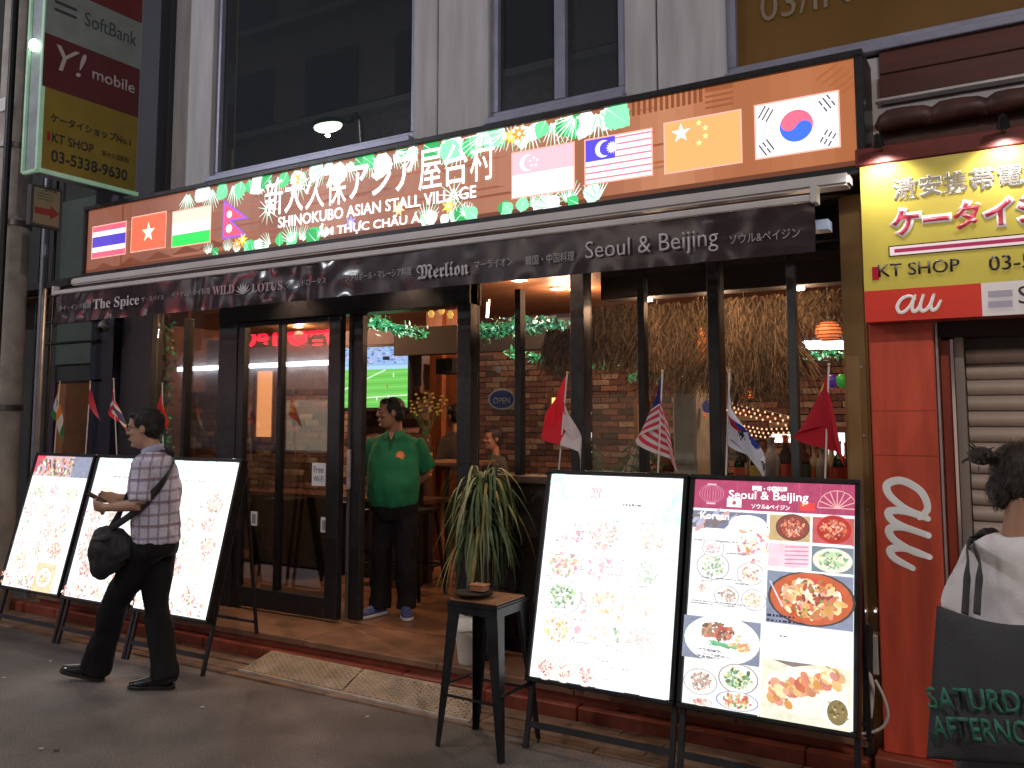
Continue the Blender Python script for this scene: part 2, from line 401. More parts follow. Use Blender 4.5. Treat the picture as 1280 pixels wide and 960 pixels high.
AMB = mat('amber_window_panel', (.13, .065, .015), .3, 0, var=.15, scale=2, emit=.08, ecol=(.16, .085, .015))
w3 = window(xs_['w3a'], 2.4, z3s, ZT-.3, .05, .05, pane=AMB)
frw = Fr((0, YW+.055, 0))
o = text('03/INT', frw, W(948, 24, YW).x, W(948, 24, YW).z, .17, .62, mat('pale_lettering', (.24, .19, .13), .6), w3, w=.006)
# ground-floor glass front
def GX(px, py=450): return W(px, py, YG).x
ZH = 2.42
posts = [(GX(158), GX(196), 'p'), (GX(280), GX(303), 'p'), (GX(577), GX(594), 'p'), (GX(718), GX(735), 'p'), (GX(889), GX(903), 'p')]
for a, b, _ in posts: G().box(a, b, YG-.06, YG+.06, ZF, 2.62).build('post', BLK, bld, bevel=.004)
for px in (235, 650, 804, 992):
    c = GX(px); G().box(c-.022, c+.022, YG-.035, YG+.035, ZF, 2.50).build('mullion', BLK2 if px != 992 else mat('grey_mullion', (.10, .11, .11), .4, .5), bld, bevel=.003)
G().box(GX(128), GX(156), YG-.12, YG+.1, ZF, 2.7).build('end_panel', mat('navy_panel', (.012, .013, .028), .4), bld)
G().box(GX(281), GX(594), YG-.075, YG+.08, ZH, ZH+.19).build('door_header', BLK, bld, bevel=.004)
G().box(GX(128), -.80, YG-.03, YG+.05, 2.62, 2.80).build('top_beam', BLK, bld)
G().box(GX(594), -.80, YG-.05, YG+.05, ZF, ZF+.09).build('bottom_rail', BLK, bld)
zs = 1.27
SILLM = mat('sill_wood', (.09, .05, .03), .5, var=.3)
G().box(GX(594)+.002, -.80, YG-.09, YG+.09, zs-.035, zs+.012).build('window_sill', SILLM, bld, bevel=.004)
for a, b in ((GX(594), GX(718)), (GX(735), GX(889)), (GX(903), -.80)):
    G().box(a+.004, b-.004, YG-.03, YG+.03, ZF+.092, zs-.037).build('dado_panel', mat('dado_paint', (.03, .02, .018), .5), bld)
gx = [GX(196), GX(235), GX(280)]
for a, b in zip(gx, gx[1:]): G().box(a+.01, b-.01, YG-.004, YG+.004, ZF, 2.6).build('glass_pane', GLASS, bld)
for seg in ((594, 650, 718), (735, 804, 889), (903, 992, 1062)):
    q = [GX(v) for v in seg]
    for a, b in zip(q, q[1:]): G().box(a+.02, b-.02, YG-.004, YG+.004, zs+.014, 2.6).build('glass_pane', GLASS, bld)
G().box(-.805, -.69, 4.60, 4.99, .0, 2.78).build('corner_pilaster', mat('gold_anodised', (.46, .30, .13), .33, .6, var=.15, scale=3), bld, bevel=.012, seg=2)
g = G()
for z in (1.56, 1.90, 1.20): g.ell((-.72, 4.598, z), (.008, .004, .008), 8, 5)
g.build('screw_heads', ALU, bld)
# sliding door leaf, closed half
dx0, dx1 = GX(303), GX(442)
dr = G(); yd = YG-.02
for a, b, c, d in ((dx0, dx0+.07, ZF+.02, ZH), (GX(416), GX(431), ZF+.02, ZH)): dr.box(a, b, yd-.03, yd+.03, c, d)
dr.box(dx0+.07, GX(416), yd-.03, yd+.03, ZF+.02, ZF+.17); dr.box(dx0+.07, GX(416), yd-.03, yd+.03, ZH-.035, ZH)
door = dr.build('door', BLK, bld, bevel=.004)
c = GX(355); G().box(c-.02, c+.02, yd-.025, yd+.025, ZF+.17, ZH-.035).build('door_mullion', BLK2, door)
G().box(dx0+.05, c, yd-.003, yd+.003, ZF+.15, ZH-.03).build('pane', GLASS, door); G().box(c, GX(420), yd-.003, yd+.003, ZF+.15, ZH-.03).build('pane', GLASS, door)
dr = G(); yd2 = YG+.055
dr.box(GX(437), GX(450), yd2-.03, yd2+.03, ZF+.02, ZH); 
lf2 = dr.build('door', BLK, bld, bevel=.004)
G().box(GX(432), GX(436), yd2-.02, yd2+.02, ZF+.02, ZH).build('door_seal', mat('grey_seal', (.12, .12, .12), .5), lf2)
a = W(436.5, 592, yd2-.04); G().box(a.x-.012, a.x+.016, yd2-.06, yd2-.035, 1.13, 1.42).build('handle', ALU, lf2, bevel=.004)
# stickers on the door glass
WHT = mat('white_paper', (.75, .74, .74), .6, var=.04)
fd = Fr((0, yd-.034, 0))
for (px, py, w_, h_) in ((399, 593, .135, .17),):
    c = W(px, py, yd)
    st = G().box(c.x-w_/2, c.x+w_/2, yd-.006, yd-.0035, c.z-h_/2, c.z+h_/2).build('wifi_sticker', WHT, door)
    fs_ = Fr((0, yd-.006, 0)); PUR = mat('purple_print', (.08, .03, .22), .5, var=0)
    text('Free', fs_, c.x-.05, c.z+.012, .05, .10, PUR, st, depth=.0005, w=.0005); text('Wi-Fi', fs_, c.x-.05, c.z-.055, .045, .10, PUR, st, depth=.0005, w=.0005)
for (px, py) in ((318, 648), (406, 656)):
    c = W(px, py, yd)
    st = G().box(c.x-.035, c.x+.035, yd-.006, yd-.0035, c.z-.055, c.z+.055).build('push_plate', WHT, door)
    G().box(c.x-.02, c.x+.02, yd-.0072, yd-.0062, c.z-.04, c.z+.035).build('print', mat('grey_print', (.3, .28, .3), .6), st)
# soffit behind the sign
G().box(-7.0, -.62, YS+.26, YG+.0, 2.80, 2.84).build('soffit', mat('soffit_brown', (.05, .028, .02), .6), bld)
G().box(GX(128)-.2, -.6, YG+.1, YG+.25, 2.62, 2.95).build('lintel', BLK, bld)
# ------------------------------------------------------------------ left: dark gap, pipes, brown board, CCTV camera
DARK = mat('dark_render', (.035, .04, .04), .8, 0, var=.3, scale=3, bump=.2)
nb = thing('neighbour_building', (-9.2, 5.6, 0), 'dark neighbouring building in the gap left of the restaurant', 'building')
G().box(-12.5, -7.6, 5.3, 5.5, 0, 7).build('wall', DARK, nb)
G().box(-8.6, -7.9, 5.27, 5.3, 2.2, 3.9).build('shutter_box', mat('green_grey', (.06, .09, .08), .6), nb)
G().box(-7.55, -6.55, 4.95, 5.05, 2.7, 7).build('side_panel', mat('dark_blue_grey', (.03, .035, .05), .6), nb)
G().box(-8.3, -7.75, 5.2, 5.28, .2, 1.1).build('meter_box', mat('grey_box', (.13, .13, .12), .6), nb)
for x_, y_, r_, m_ in ((W(52, 400, 4.8).x, 4.8, .035, mat('steel_pipe', (.20, .21, .24), .4, .5)), (W(38, 560, 5.1).x, 5.1, .02, BLK2), (W(66, 350, 4.9).x, 4.9, .018, BLK2)):
    G().cyl((x_, y_, 0), (x_, y_, 5.2), r_, 12).build('pipe', m_, nb, smooth='auto')
for z_ in (2.35, 2.55): G().cyl((-8.0, 4.8, z_), (-7.2, 4.8, z_), .014, 8).build('pipe', BLK2, nb)
bb = thing('notice_board', (-7.3, 4.88, 1.2), 'plain brown board behind the leftmost menu board', 'board')
a, b = W(65, 565, 4.82), W(126, 477, 4.82)
G().box(a.x, b.x, 4.84, 4.88, .85, b.z).build('panel', mat('brown_board', (.22, .085, .025), .55, var=.2), bb, bevel=.005)
G().box(a.x-.06, a.x-.004, 4.82, 4.90, .2, b.z+.02).build('frame', mat('plum_post', (.035, .015, .035), .5), bb)
G().box(a.x, b.x, 4.83, 4.89, b.z+.002, b.z+.02).build('rail', BLK2, bb)
cc = W(130, 408, 4.75)
cv = thing('security_camera', cc, 'small round security camera under the left end of the awning', 'camera')
G().ell(cc, (.05, .05, .055), 16, 10).build('housing', mat('grey_plastic', (.22, .22, .22), .35), cv, smooth=True)
G().cyl(cc+Vector((0, -.02, -.02)), cc+Vector((0, -.06, -.045)), .028, 14).build('lens', BLK, cv, smooth='auto')
G().cyl(cc+Vector((0, 0, .04)), cc+Vector((0, .05, .4)), .015, 8).build('mount', BLK2, cv)
# utility pole
POLE = mat('concrete_pole', (.42, .38, .35), .8, 0, var=.25, scale=6, bump=.3, bscale=50)
up = thing('utility_pole', (-7.78, 4.3, 0), 'thick concrete utility pole at the far left edge', 'pole')
G().loft([(-7.78, 4.3, -.1), (-7.78, 4.3, 2.1), (-7.78, 4.3, 8)], [.155, .15, .135], 24).build('shaft', POLE, up, smooth='auto')
for z_ in (1.72, 3.35, 4.05): G().cyl((-7.78, 4.3, z_), (-7.78, 4.3, z_+.05), .165, 24).build('band', mat('band_steel', (.12, .11, .11), .4, .7), up, smooth='auto')
G().cyl((-7.58, 4.12, 0), (-7.58, 4.12, 6), .03, 10).build('cable_pipe', BLK2, up, smooth='auto')
a = W(4, 131, 4.12); G().box(a.x-.05, a.x+.05, 4.11, 4.13, a.z-.06, a.z+.06).build('number_plate', WHT, up)
# ------------------------------------------------------------------ blade sign
XB, YB0, YB1, ZB0, ZB1 = -6.62, 3.835, 4.73, 3.60, 5.9
bs = thing('blade_sign', (XB-.1, YB1, ZB0), 'tall dim projecting sign with white, dark red and yellow bands of phone shop lettering', 'sign')
G().box(XB-.20, XB-.02, YB0+.01, YB1, ZB0, ZB1).build('housing', mat('sign_housing', (.30, .34, .36), .4, .2, var=.1), bs, bevel=.004)
g = G(); fw = .022
for x0, x1 in ((XB-.215, XB-.190), (XB-.022, XB+.006)): g.box(x0, x1, YB0-.01, YB0+.025, ZB0-.005, ZB1)
g.box(XB-.189, XB-.023, YB0-.01, YB0+.02, ZB0-.02, ZB0+.004); g.box(XB-.02, XB+.01, YB0+.02, YB1, ZB0-.02, ZB0+.012)
g.build('frame', mat('green_lit_trim', (.42, .60, .48), .4, .1, emit=.12, ecol=(.45, .9, .55)), bs)  # green tube light put into the aluminium trim's colour and glow
a = WX(50, 10, XB-.1); G().ell((XB-.1, YB0-.02, 4.62), (.045, .035, .05), 14, 8).build('lamp', emat('lamp_green_white', (.75, 1, .7), 5), bs, smooth=True)
fb = Fr((XB+.004, YB0, ZB0), (0, 1, 0), (0, 0, 1))
p = Print(fb, .002); LW, LH = YB1-YB0, ZB1-ZB0
Z_ = lambda py: WX(52, py, XB).z-ZB0
zb = [0, Z_(107), Z_(39), Z_(39)+.42]
p.rect(0, .0, LW-.03, zb[1], '8c7828'); p.rect(0, zb[1], LW-.03, zb[2], '5c1f25'); p.rect(0, zb[2], LW-.03, zb[3], '848c8a'); p.rect(0, zb[3], LW-.03, LH, '6b1f1f')
# softbank bars
p.rect(.07, zb[2]+.21, .26, zb[2]+.235, '333a3c'); p.rect(.07, zb[2]+.275, .26, zb[2]+.30, '333a3c')
fp = p.build('face', mat_attr('dim_vinyl', 0, .45, .12, 6), bs)
DKT = mat('dark_print', (.02, .02, .02), .5, var=0); LT = mat('white_print', (.50, .45, .45), .5, var=0); RDT = mat('red_print', (.35, .02, .03), .5, var=0)
text('𝐒oft𝐁ank'.replace('𝐒', 'S').replace('𝐁', 'B'), fb, .33, zb[2]+.19, .12, .49, mat('grey_green_print', (.04, .065, .06), .5, var=0), fp, w=.004, depth=.001)
text('Y!', fb, .10, zb[1]+.17, .21, .26, LT, fp, w=.004, depth=.001, shear=.25); text('mobile', fb, .42, zb[1]+.20, .10, .40, LT, fp, w=.004, depth=.001, bold=.01)
text('ケータイショップNo.1', fb, .08, .40, .075, .72, DKT, fp, w=.004, depth=.001, bold=.02)
text('KT SHOP', fb, .10, .245, .075, .36, DKT, fp, w=.004, depth=.001, bold=.015); text('新大久保駅前', fb, .54, .245, .05, .25, DKT, fp, w=.004, depth=.001)
p2 = Print(fb, .004); p2.rect(.06, .245, .085, .32, 'a01520'); p2.build('logo', MATS['dim_vinyl'], fp)
text('03-5338-9630', fb, .10, .085, .10, .68, DKT, fp, w=.004, depth=.001, bold=.02)
# small arrow sign under it
XA = -6.62
s2 = thing('arrow_sign', (XA, 4.1, 2.9), 'small yellow sign with a red arrow hung below the tall projecting sign', 'sign')
a0 = WX(40, 226, XA); a1 = WX(76, 288, XA)
G().box(XA-.06, XA, a0.y, a1.y, a1.z, a0.z-.02).build('housing', mat('arrow_box', (.03, .03, .03), .5), s2, bevel=.004)
fa = Fr((XA, a0.y, a1.z), (0, 1, 0)); p = Print(fa, .002); aw, ah = a1.y-a0.y, a0.z-.02-a1.z
p.rect(.02, .02, aw-.02, ah-.02, '76745a'); p.poly([(.03, ah*.30), (aw*.62, ah*.30), (aw*.62, ah*.20), (aw*.93, ah*.38), (aw*.62, ah*.56), (aw*.62, ah*.46), (.03, ah*.46)], '7a1f1c')
for k in range(3): p.rect(.05, ah*(.66+.07*k), aw*.7, ah*(.69+.07*k), '55513f')
p.build('face', MATS['dim_vinyl'], s2); text('→202'.replace('→', ''), fa, aw*.4, ah*.88, .05, None, DKT, s2, w=.004, depth=.001)
# ------------------------------------------------------------------ long lit shop sign
XL, XR = W(107, 300, YS).x, W(1081, 130, YS).x
ZS0, ZS1 = 2.85, 3.435
sg = thing('shop_sign', (-3.7, YS, 2.84), 'long backlit restaurant sign with seven flags, tropical leaves and white lettering', 'sign')
g = G(); fy0, fy1 = YS-.03, YS+.25
g.box(XL-.0, XR, fy0, fy1, ZS1-.035, ZS1); g.box(XL, XR, fy0, fy1, ZS0-.03, ZS0+.012); g.box(XL, XL+.03, fy0, fy1, ZS0+.012, ZS1-.035); g.box(XR-.04, XR, fy0, fy1, ZS0+.012, ZS1-.035)
g.build('frame', BLK, sg, bevel=.004)
fs = Fr((0, YS, 0))
PB = mat_attr('lit_sign_print', 1.0, .4, .0)
p = Print(fs, .001); u0, u1, v0, v1 = XL+.03, XR-.04, ZS0+.012, ZS1-.035
# backlit acrylic: brown artwork, a strip of base colours from left to right
NS = 60
for k in range(NS):
    t = k/(NS-1); a = u0+(u1-u0)*k/NS; b = u0+(u1-u0)*(k+1)/NS
    n_ = noise.noise(Vector((k*.21, 3, 1)))*.13
    c0, c1, c2 = (.55, .335, .255), (.66, .44, .355), (.72, .44, .275)
    c = [c0[i]*(1-2*t)+c1[i]*2*t if t < .5 else c1[i]*(2-2*t)+c2[i]*(2*t-1) for i in range(3)]
    p.rect(a, v0, b, v1, lin([max(0, x+n_) for x in c]))
p.w += .0002
rr = random.Random(3)
for k in range(46):                                    # wood-grain streaks and faint ruins of the artwork
    u = rr.uniform(u0+.1, u1-1.3); v = rr.uniform(v0+.02, v1-.05); l_ = rr.uniform(.3, 1.1)
    sh = rr.choice(['9c5238', '8a4a30', 'b06a4c', 'a55f42'] if u < -2 else ['b5622f', 'a85a2c', 'd07e48', 'c06a35'])
    p.poly([(u, v), (u+l_, v+.005), (u+l_*.9, v+.018), (u+.04, v+.012)], sh)
a = fs
def FU(px, py): q = W(px, py, YS); return q.x, q.z
# colonnade + tower on the right part
for k in range(13):
    u, v = FU(790+k*7, 135-k*1.5); p.rect(u, v-.05, u+.018, min(v1, v+.05), '8a4a28')
u, v = FU(893, 112)
for k in range(6): p.rect(u-.05, min(v1-.014, v-.10+k*.03), u+.10, min(v1-.002, v-.088+k*.03), '9a5630')
for k in range(5): u, v = FU(1020+k*8, 95+k*4); p.poly([(u, min(v1, v-.03)), (u+.1, min(v1, v+.03)), (u+.1, min(v1, v+.045)), (u, min(v1, v-.018))], 'a85f30')
for k in range(5): 
    u, v = FU(130+k*34, 333-k*7); p.poly([(u-.16, v-.03), (u, v+.03), (u+.18, v-.03)], '7a3c22')
p.rect(FU(152, 300)[0], v0, FU(154, 300)[0], v1, '7a4030'); p.rect(u0, v0, u1, v0+.03, '6e3a24')
art = p.build('face', PB, sg)
p = Print(fs, .004)
LG = ['3fc974', '8cf0b4', 'd4ffe6', '28a858', 'f6fff9', '70e09c', 'e8fff2']
def palm(u, v, r, ang, n=9, spread=1.5, cols=('e8fff0', 'ffffff', '9fe8b8')):
    for k in range(n):
        t = ang-spread/2+spread*k/(n-1); L = r*(.75+.25*math.sin(PI*k/(n-1)))
        a = (u+.02*math.cos(t), v+.02*math.sin(t)); b = (u+L*math.cos(t), v+L*math.sin(t))
        if b[1] > v1: f_ = (v1-a[1])/(b[1]-a[1]); b = (a[0]+(b[0]-a[0])*f_, v1)
        if b[1] < v0: f_ = (v0-a[1])/(b[1]-a[1]); b = (a[0]+(b[0]-a[0])*f_, v0)
        p.line(a, b, r*.075, cols[k % len(cols)], r*.02)
def leaf(u, v, r, ang, col, rib='d9ffe6'):
    pts = []
    for k in range(13):
        t = k/12; w_ = math.sin(PI*t**.8)*.48
        pts.append((t, w_*(1 if k % 2 == 0 else .86)))
    pl = [(x, y) for x, y in pts]+[(x, -y) for x, y in pts[::-1]]
    c, d = math.cos(ang), math.sin(ang)
    q = [(u+r*(x*c-y*d), min(v1, max(v0, v+r*(x*d+y*c)))) for x, y in pl]
    p.poly(q, col); p.line((u, v), (u+r*.8*c, min(v1, max(v0, v+r*.8*d))), .006, rib, .001)
rr = random.Random(11)
for k in range(57):                                     # leaves along the top edge
    px = 236+k*9.5; py = 233-(px-236)*.1905+6
    u, v = FU(px, py); an = -PI/2+rr.uniform(-1.0, 1.0)
    if k % 4 == 0 and k: p.build('leaf_print', mat_attr('lit_leaf_print', 1.25, .4), sg); p = Print(fs, .004+k*.00004)
    if k % 3 == 0: palm(u, v1-.01, rr.uniform(.14, .22), an)
    else: leaf(u, v1-.005, rr.uniform(.10, .19), an, rr.choice(LG))
for px in list(range(262, 345, 11))+list(range(350, 412, 9))+list(range(525, 600, 9))+list(range(628, 755, 12)):
    u, v = FU(px, 330-(px-262)*.145); an = PI/2+rr.uniform(-1.1, 1.1)
    if rr.random() < .4: palm(u, v0+.01, rr.uniform(.10, .17), an)
    else: leaf(u, v0+.005, rr.uniform(.08, .15), an, rr.choice(LG))
for px, py in ((375, 232), (640, 170), (568, 245), (336, 262)):
    u, v = FU(px, py); palm(u, v, .13, rr.uniform(0, 6), 12, 5.5, ('ffffff', 'bff5cf'))
for px, py, c_ in ((372, 225, 'ffb347'), (298, 305, 'ff9c3a'), (305, 300, 'ffe14d'), (562, 258, 'ffdf66'), (640, 172, 'ffd84d'), (650, 168, 'ff9a3c'), (440, 279, 'a8a0ff'), (500, 262, 'ffd8a0')):
    u, v = FU(px, py); p.star(u, v, .055, c_, 7, rr.random(), .45); p.disc(u, v, .015, .015, 'fff7c8', 8)
p.build('leaf_print', mat_attr('lit_leaf_print', 1.25, .4), sg)
# flags printed on the sign
pf = Print(fs, .012)
FM = mat_attr('lit_flag_print', 1.25, .4)
def nf(old):
    if old.v: old.build('flag_print', FM, sg)
    return Print(fs, .012)
def FQ(x0, x1, yt, yb):
    a, b, c = W(x0, yt, YS), W(x0, yb, YS), W(x1, yt, YS); return a.x, b.z, c.x, a.z
def quadbg(q, c): pf.rect(q[0]-.008, q[1]-.008, q[2]+.008, q[3]+.008, 'ffb0a0'); pf.rect(*q, c)
pf = nf(pf); q = FQ(118, 159, 285, 323); quadbg(q, 'ffffff'); h = q[3]-q[1]
pf.rect(q[0], q[1]+h*.83, q[2], q[3], 'f0607a'); pf.rect(q[0], q[1], q[2], q[1]+h*.17, 'f0607a'); pf.rect(q[0], q[1]+h*.33, q[2], q[1]+h*.67, '5544c0')
pf = nf(pf); q = FQ(167, 209, 273, 315); quadbg(q, 'ff6848'); pf.star((q[0]+q[2])/2, (q[1]+q[3])/2, .085, 'fffce0')
pf = nf(pf); q = FQ(218, 265, 266, 309); quadbg(q, 'ffffff'); h = q[3]-q[1]; pf.rect(q[0], q[1]+h*.67, q[2], q[3], 'ffe9c8'); pf.rect(q[0], q[1], q[2], q[1]+h*.33, '28d858'); pf.disc((q[0]+q[2])/2, q[1]+h*.5, .02, .02, 'f4f4ff')
pf = nf(pf); q = FQ(281, 313, 250, 299); H_ = q[3]-q[1]; W_ = q[2]-q[0]
pf.poly([(q[0], q[1]), (q[0]+W_*.95, q[1]), (q[0]+W_*.35, q[1]+H_*.42), (q[0]+W_, q[1]+H_*.42), (q[0], q[3])], '9a5ae8')
pf.poly([(q[0]+.015, q[1]+.015), (q[0]+W_*.8, q[1]+.015), (q[0]+W_*.2, q[1]+H_*.47), (q[0]+W_*.82, q[1]+H_*.47), (q[0]+.015, q[3]-.03)], 'f0506e')
pf.disc(q[0]+W_*.25, q[1]+H_*.6, .028, .028, 'ffffff'); pf.star(q[0]+W_*.25, q[1]+H_*.24, .038, 'ffffff', 10, 0, .7)
pf = nf(pf); q = FQ(642, 718, 193, 248); quadbg(q, 'ffffff'); h = q[3]-q[1]; pf.rect(q[0], q[1]+h*.5, q[2], q[3], 'ffbcc8')
cu_, cv_ = q[0]+.10, q[1]+h*.74; pf.disc(cu_, cv_, .05, .05, 'ffffff'); pf.disc(cu_+.02, cv_, .043, .043, 'ffbcc8')
for k in range(5): t = PI/2+2*PI*k/5; pf.star(cu_+.045+.025*math.cos(t), cv_+.025*math.sin(t), .011, 'ffffff')
pf = nf(pf); q = FQ(733, 815, 177, 231); quadbg(q, 'ffffff'); h = q[3]-q[1]
for k in range(7): pf.rect(q[0], q[1]+h*(2*k+1)/14, q[2], q[1]+h*(2*k+1.55)/14, 'f08090')
pf.rect(q[0], q[1]+h*.5, q[0]+(q[2]-q[0])*.46, q[3], '5648d8'); cu_, cv_ = q[0]+.11, q[1]+h*.75
pf.disc(cu_, cv_, .05, .05, 'ffffff'); pf.disc(cu_+.02, cv_, .042, .042, '5648d8'); pf.star(cu_+.055, cv_, .038, 'ffffff', 14, 0, .6)
pf = nf(pf); q = FQ(832, 926, 156, 217); quadbg(q, 'ffaa68'); h = q[3]-q[1]; pf.star(q[0]+.09, q[1]+h*.76, .055, 'ffffff')
for du, dv in ((.19, .9), (.225, .78), (.225, .62), (.19, .5)): pf.star(q[0]+du, q[1]+h*dv, .02, 'fff2a0')
pf = nf(pf); q = FQ(945, 1048, 134, 199); quadbg(q, 'ffffff'); h = q[3]-q[1]; cu_, cv_ = (q[0]+q[2])/2, (q[1]+q[3])/2; r_ = .082
an = -.5
pf.disc(cu_, cv_, r_, r_, 'ff6a86', 32)
hp = [(cu_+r_*math.cos(PI+an+PI*k/16), cv_+r_*math.sin(PI+an+PI*k/16)) for k in range(17)]; pf.poly(hp, '3f6fff')
c_, d_ = math.cos(an), math.sin(an)
pf.disc(cu_-r_/2*c_, cv_-r_/2*d_, r_/2, r_/2, 'ff6a86', 20); pf.disc(cu_+r_/2*c_, cv_+r_/2*d_, r_/2, r_/2, '3f6fff', 20)
for sx, sy, br in ((-1, 1, (0, 0, 0)), (1, -1, (1, 1, 1)), (1, 1, (1, 0, 1)), (-1, -1, (0, 1, 0))):
    for k in range(3):
        bu, bv = cu_+sx*(.150+.019*(k-1)), cv_+sy*(.088+.014*(k-1)*.9)
        dx, dy = -sy*.028*sx*sx, sx*.042
        dx, dy = (.019, .030) if sx*sy < 0 else (-.019, .030)
        if br[k]:
            pf.line((bu-dx, bv-dy), (bu-dx*.15, bv-dy*.15), .008, '555060'); pf.line((bu+dx*.15, bv+dy*.15), (bu+dx, bv+dy), .008, '555060')
        else: pf.line((bu-dx, bv-dy), (bu+dx, bv+dy), .008, '555060')
nf(pf)
WL = emat('white_lit_letter', (1, 1, 1), 1.5)
# main lettering follows the sign
a, b = W(332, 268, YS), W(622, 217, YS)
zt = 3.06
for k_, ch in enumerate('新大久保アジア屋台村'):
    cw = (b.x-a.x)/10; text(ch, fs, a.x+cw*k_+.01, zt+.035+(.02 if ch in 'アジ' else 0), .225 if ch in 'アジ' else .26, cw-.022, WL, sg, name='lettering', w=.016, depth=.004, bold=.012 if ch in 'アジ大' else 0)
a, b = W(350, 283, YS), W(597, 240, YS)
text('SHINOKUBO ASIAN STALL VILLAGE', fs, a.x, 2.995, .078, b.x-a.x, WL, sg, w=.016, depth=.004, bold=.008)
a, b = W(399, 296, YS), W(527, 275, YS)
text('ẨM THỰC CHÂU Á', fs, a.x, 2.875, .105, b.x-a.x, WL, sg, w=.016, depth=.004, bold=.008)
# ------------------------------------------------------------------ awning under the sign
aw = thing('awning', (-3.7, 4.3, 2.66), 'retracted awning with white metal bars and dark printed valance under the lit sign', 'awning')
BAR = mat('white_bar', (.62, .60, .60), .4, .1, var=.1, scale=3)
G().box(-6.86, -.70, 4.30, 4.42, 2.755, 2.815).build('cassette', BAR, aw, bevel=.012, seg=2)
G().box(-6.92, -.835, 4.185, 4.235, 2.665, 2.70).build('front_bar', BAR, aw, bevel=.006)
g = G(); g.box(-6.925, -6.90, 4.18, 4.24, 2.66, 2.74).box(-.855, -.825, 4.17, 4.25, 2.655, 2.745)
g.build('end_cap', BAR, aw, bevel=.004)
G().box(-6.85, -.86, 4.24, 4.30, 2.715, 2.722).build('canopy_cloth', mat('awning_cloth', (.05, .035, .035), .8), aw)
a = W(1022, 285, 4.45); G().box(a.x-.06, a.x+.06, 4.40, 4.50, a.z-.02, a.z+.03).build('bracket', mat('blue_grey_box', (.30, .36, .50), .4), aw)
# valance: slightly waving sheet, glossy vinyl
VA0, VA1, VZ1, VZ0, YV = -6.90, -.84, 2.664, 2.425, 4.20
g = G(); NV, MV = 220, 5; gr = []
def vy(u, v): return YV+.005*math.sin(u*7)+.004*noise.noise(Vector((u*9, v*12, 0)))*(1-v)*3-.006*(1-v)
for i in range(NV+1):
    u = VA0+(VA1-VA0)*i/NV
    gr.append([g.b.verts.new((u, vy(u, j/MV)+.022*noise.noise(Vector((u*7, j*.6, 7)))*(1 if -5.2 < u < -3.6 or u < -6.2 or u > -1.4 else .3), VZ0+(VZ1-VZ0)*j/MV)) for j in range(MV+1)])
for i in range(NV):
    for j in range(MV): g.b.faces.new((gr[i][j], gr[i+1][j], gr[i+1][j+1], gr[i][j+1]))
VAL = mat('valance_vinyl', (.035, .022, .026), .2, 0, var=.25, scale=3, spec=.6)
val = g.build('valance', VAL, aw, smooth=True)
VT = mat('valance_print', (.62, .60, .64), .6, var=0); VT2 = mat('valance_print_dim', (.40, .38, .40), .6, var=0); VTP = mat('valance_print_pink', (.55, .36, .40), .6, var=0)
fv = Fr((0, YV-.022, 0))
def vt(s, x0, x1, ytop, ybot, m=VT, bold=0, pc=None, shear=0):
    xm = (x0+x1)/2; a, b = W(x0, (ytop+ybot)/2, YV-.02), W(x1, (ytop+ybot)/2, YV-.02); t, c = W(xm, ytop, YV-.02), W(xm, ybot, YV-.02)
    text(s, fv, a.x, c.z, t.z-c.z, b.x-a.x, m, val, name='lettering', depth=.001, w=0, bold=bold, shear=shear)
vt('タイ・インド料理', 74, 114, 380, 387, VT2); vt('𝐓𝐡𝐞 𝐒𝐩𝐢𝐜𝐞', 117, 174, 371, 387); vt('ザ・スパイス', 177, 205, 370, 376, VT2)
vt('ベトナム・タイ料理', 215, 263, 362, 370, VT2); vt('𝐖𝐈𝐋𝐃', 266, 293, 357, 368, VTP); vt('𝐋𝐎𝐓𝐔𝐒', 315, 353, 353, 364, VTP)
vt('ワイルドロータス', 358, 408, 349, 357, VT2); vt('シンガポール・マレーシア料理', 432, 514, 338, 348, VT2)
vt('𝕸𝖊𝖗𝖑𝖎𝖔𝖓', 521, 586, 328, 347, VT, .01); vt('マーライオン', 593, 641, 324, 334, VT2)
vt('韓国・中国料理', 657, 718, 317, 329, VT2); vt('Seoul & Beijing', 732, 898, 293, 322, VT, -.005); vt('ソウル&ペイジン', 912, 1000, 289, 301, VT2)
c_ = W(304, 360, YV-.02); p = Print(fv, .0)
for k in range(9):
    t = PI*(.02+.96*k/8); L = .075; p.poly([(c_.x, c_.z-.045), (c_.x+L*.6*math.cos(t)-.012, c_.z-.045+L*.6*math.sin(t)), (c_.x+L*1.15*math.cos(t), c_.z-.045+L*1.2*math.sin(t)), (c_.x+L*.6*math.cos(t)+.012, c_.z-.045+L*.6*math.sin(t))], (.55, .53, .55))
p.build('lotus_emblem', mat_attr('valance_emblem', 0, .6), val)
def au_logo(fr, u, v, w_, h_, m, parent):
    g = G(); sx, sy = w_/2.3, h_
    for path in ([(.98, .80), (.72, 1.0), (.30, .85), (.04, .40), (.14, .03), (.42, .06), (.76, .45), (.95, .95)], [(1.0, 1.0), (.84, .45), (.86, .04), (1.08, .10), (1.25, .42), (1.42, 1.0)], [(1.44, 1.0), (1.26, .40), (1.32, .03), (1.58, .12), (1.84, .55), (1.98, 1.0)], [(1.98, 1.0), (1.80, .42), (1.86, .04), (2.08, .14), (2.30, .58)]):
        P_ = [fr.p(u+x*sx, v+y*sy, .002) for x, y in path]; n_ = len(P_)
        g.loft(P_, [(.0014, (.075+.03*math.sin(PI*i/(n_-1)))*h_) for i in range(n_)], 8, ref=fr.n, sub=6)
        for q_ in P_[::max(1, n_-1)]: g.loft([q_-fr.n*.0014, q_+fr.n*.0014], [.072*h_, .072*h_], 12)
    return g.build('logo', m, parent)
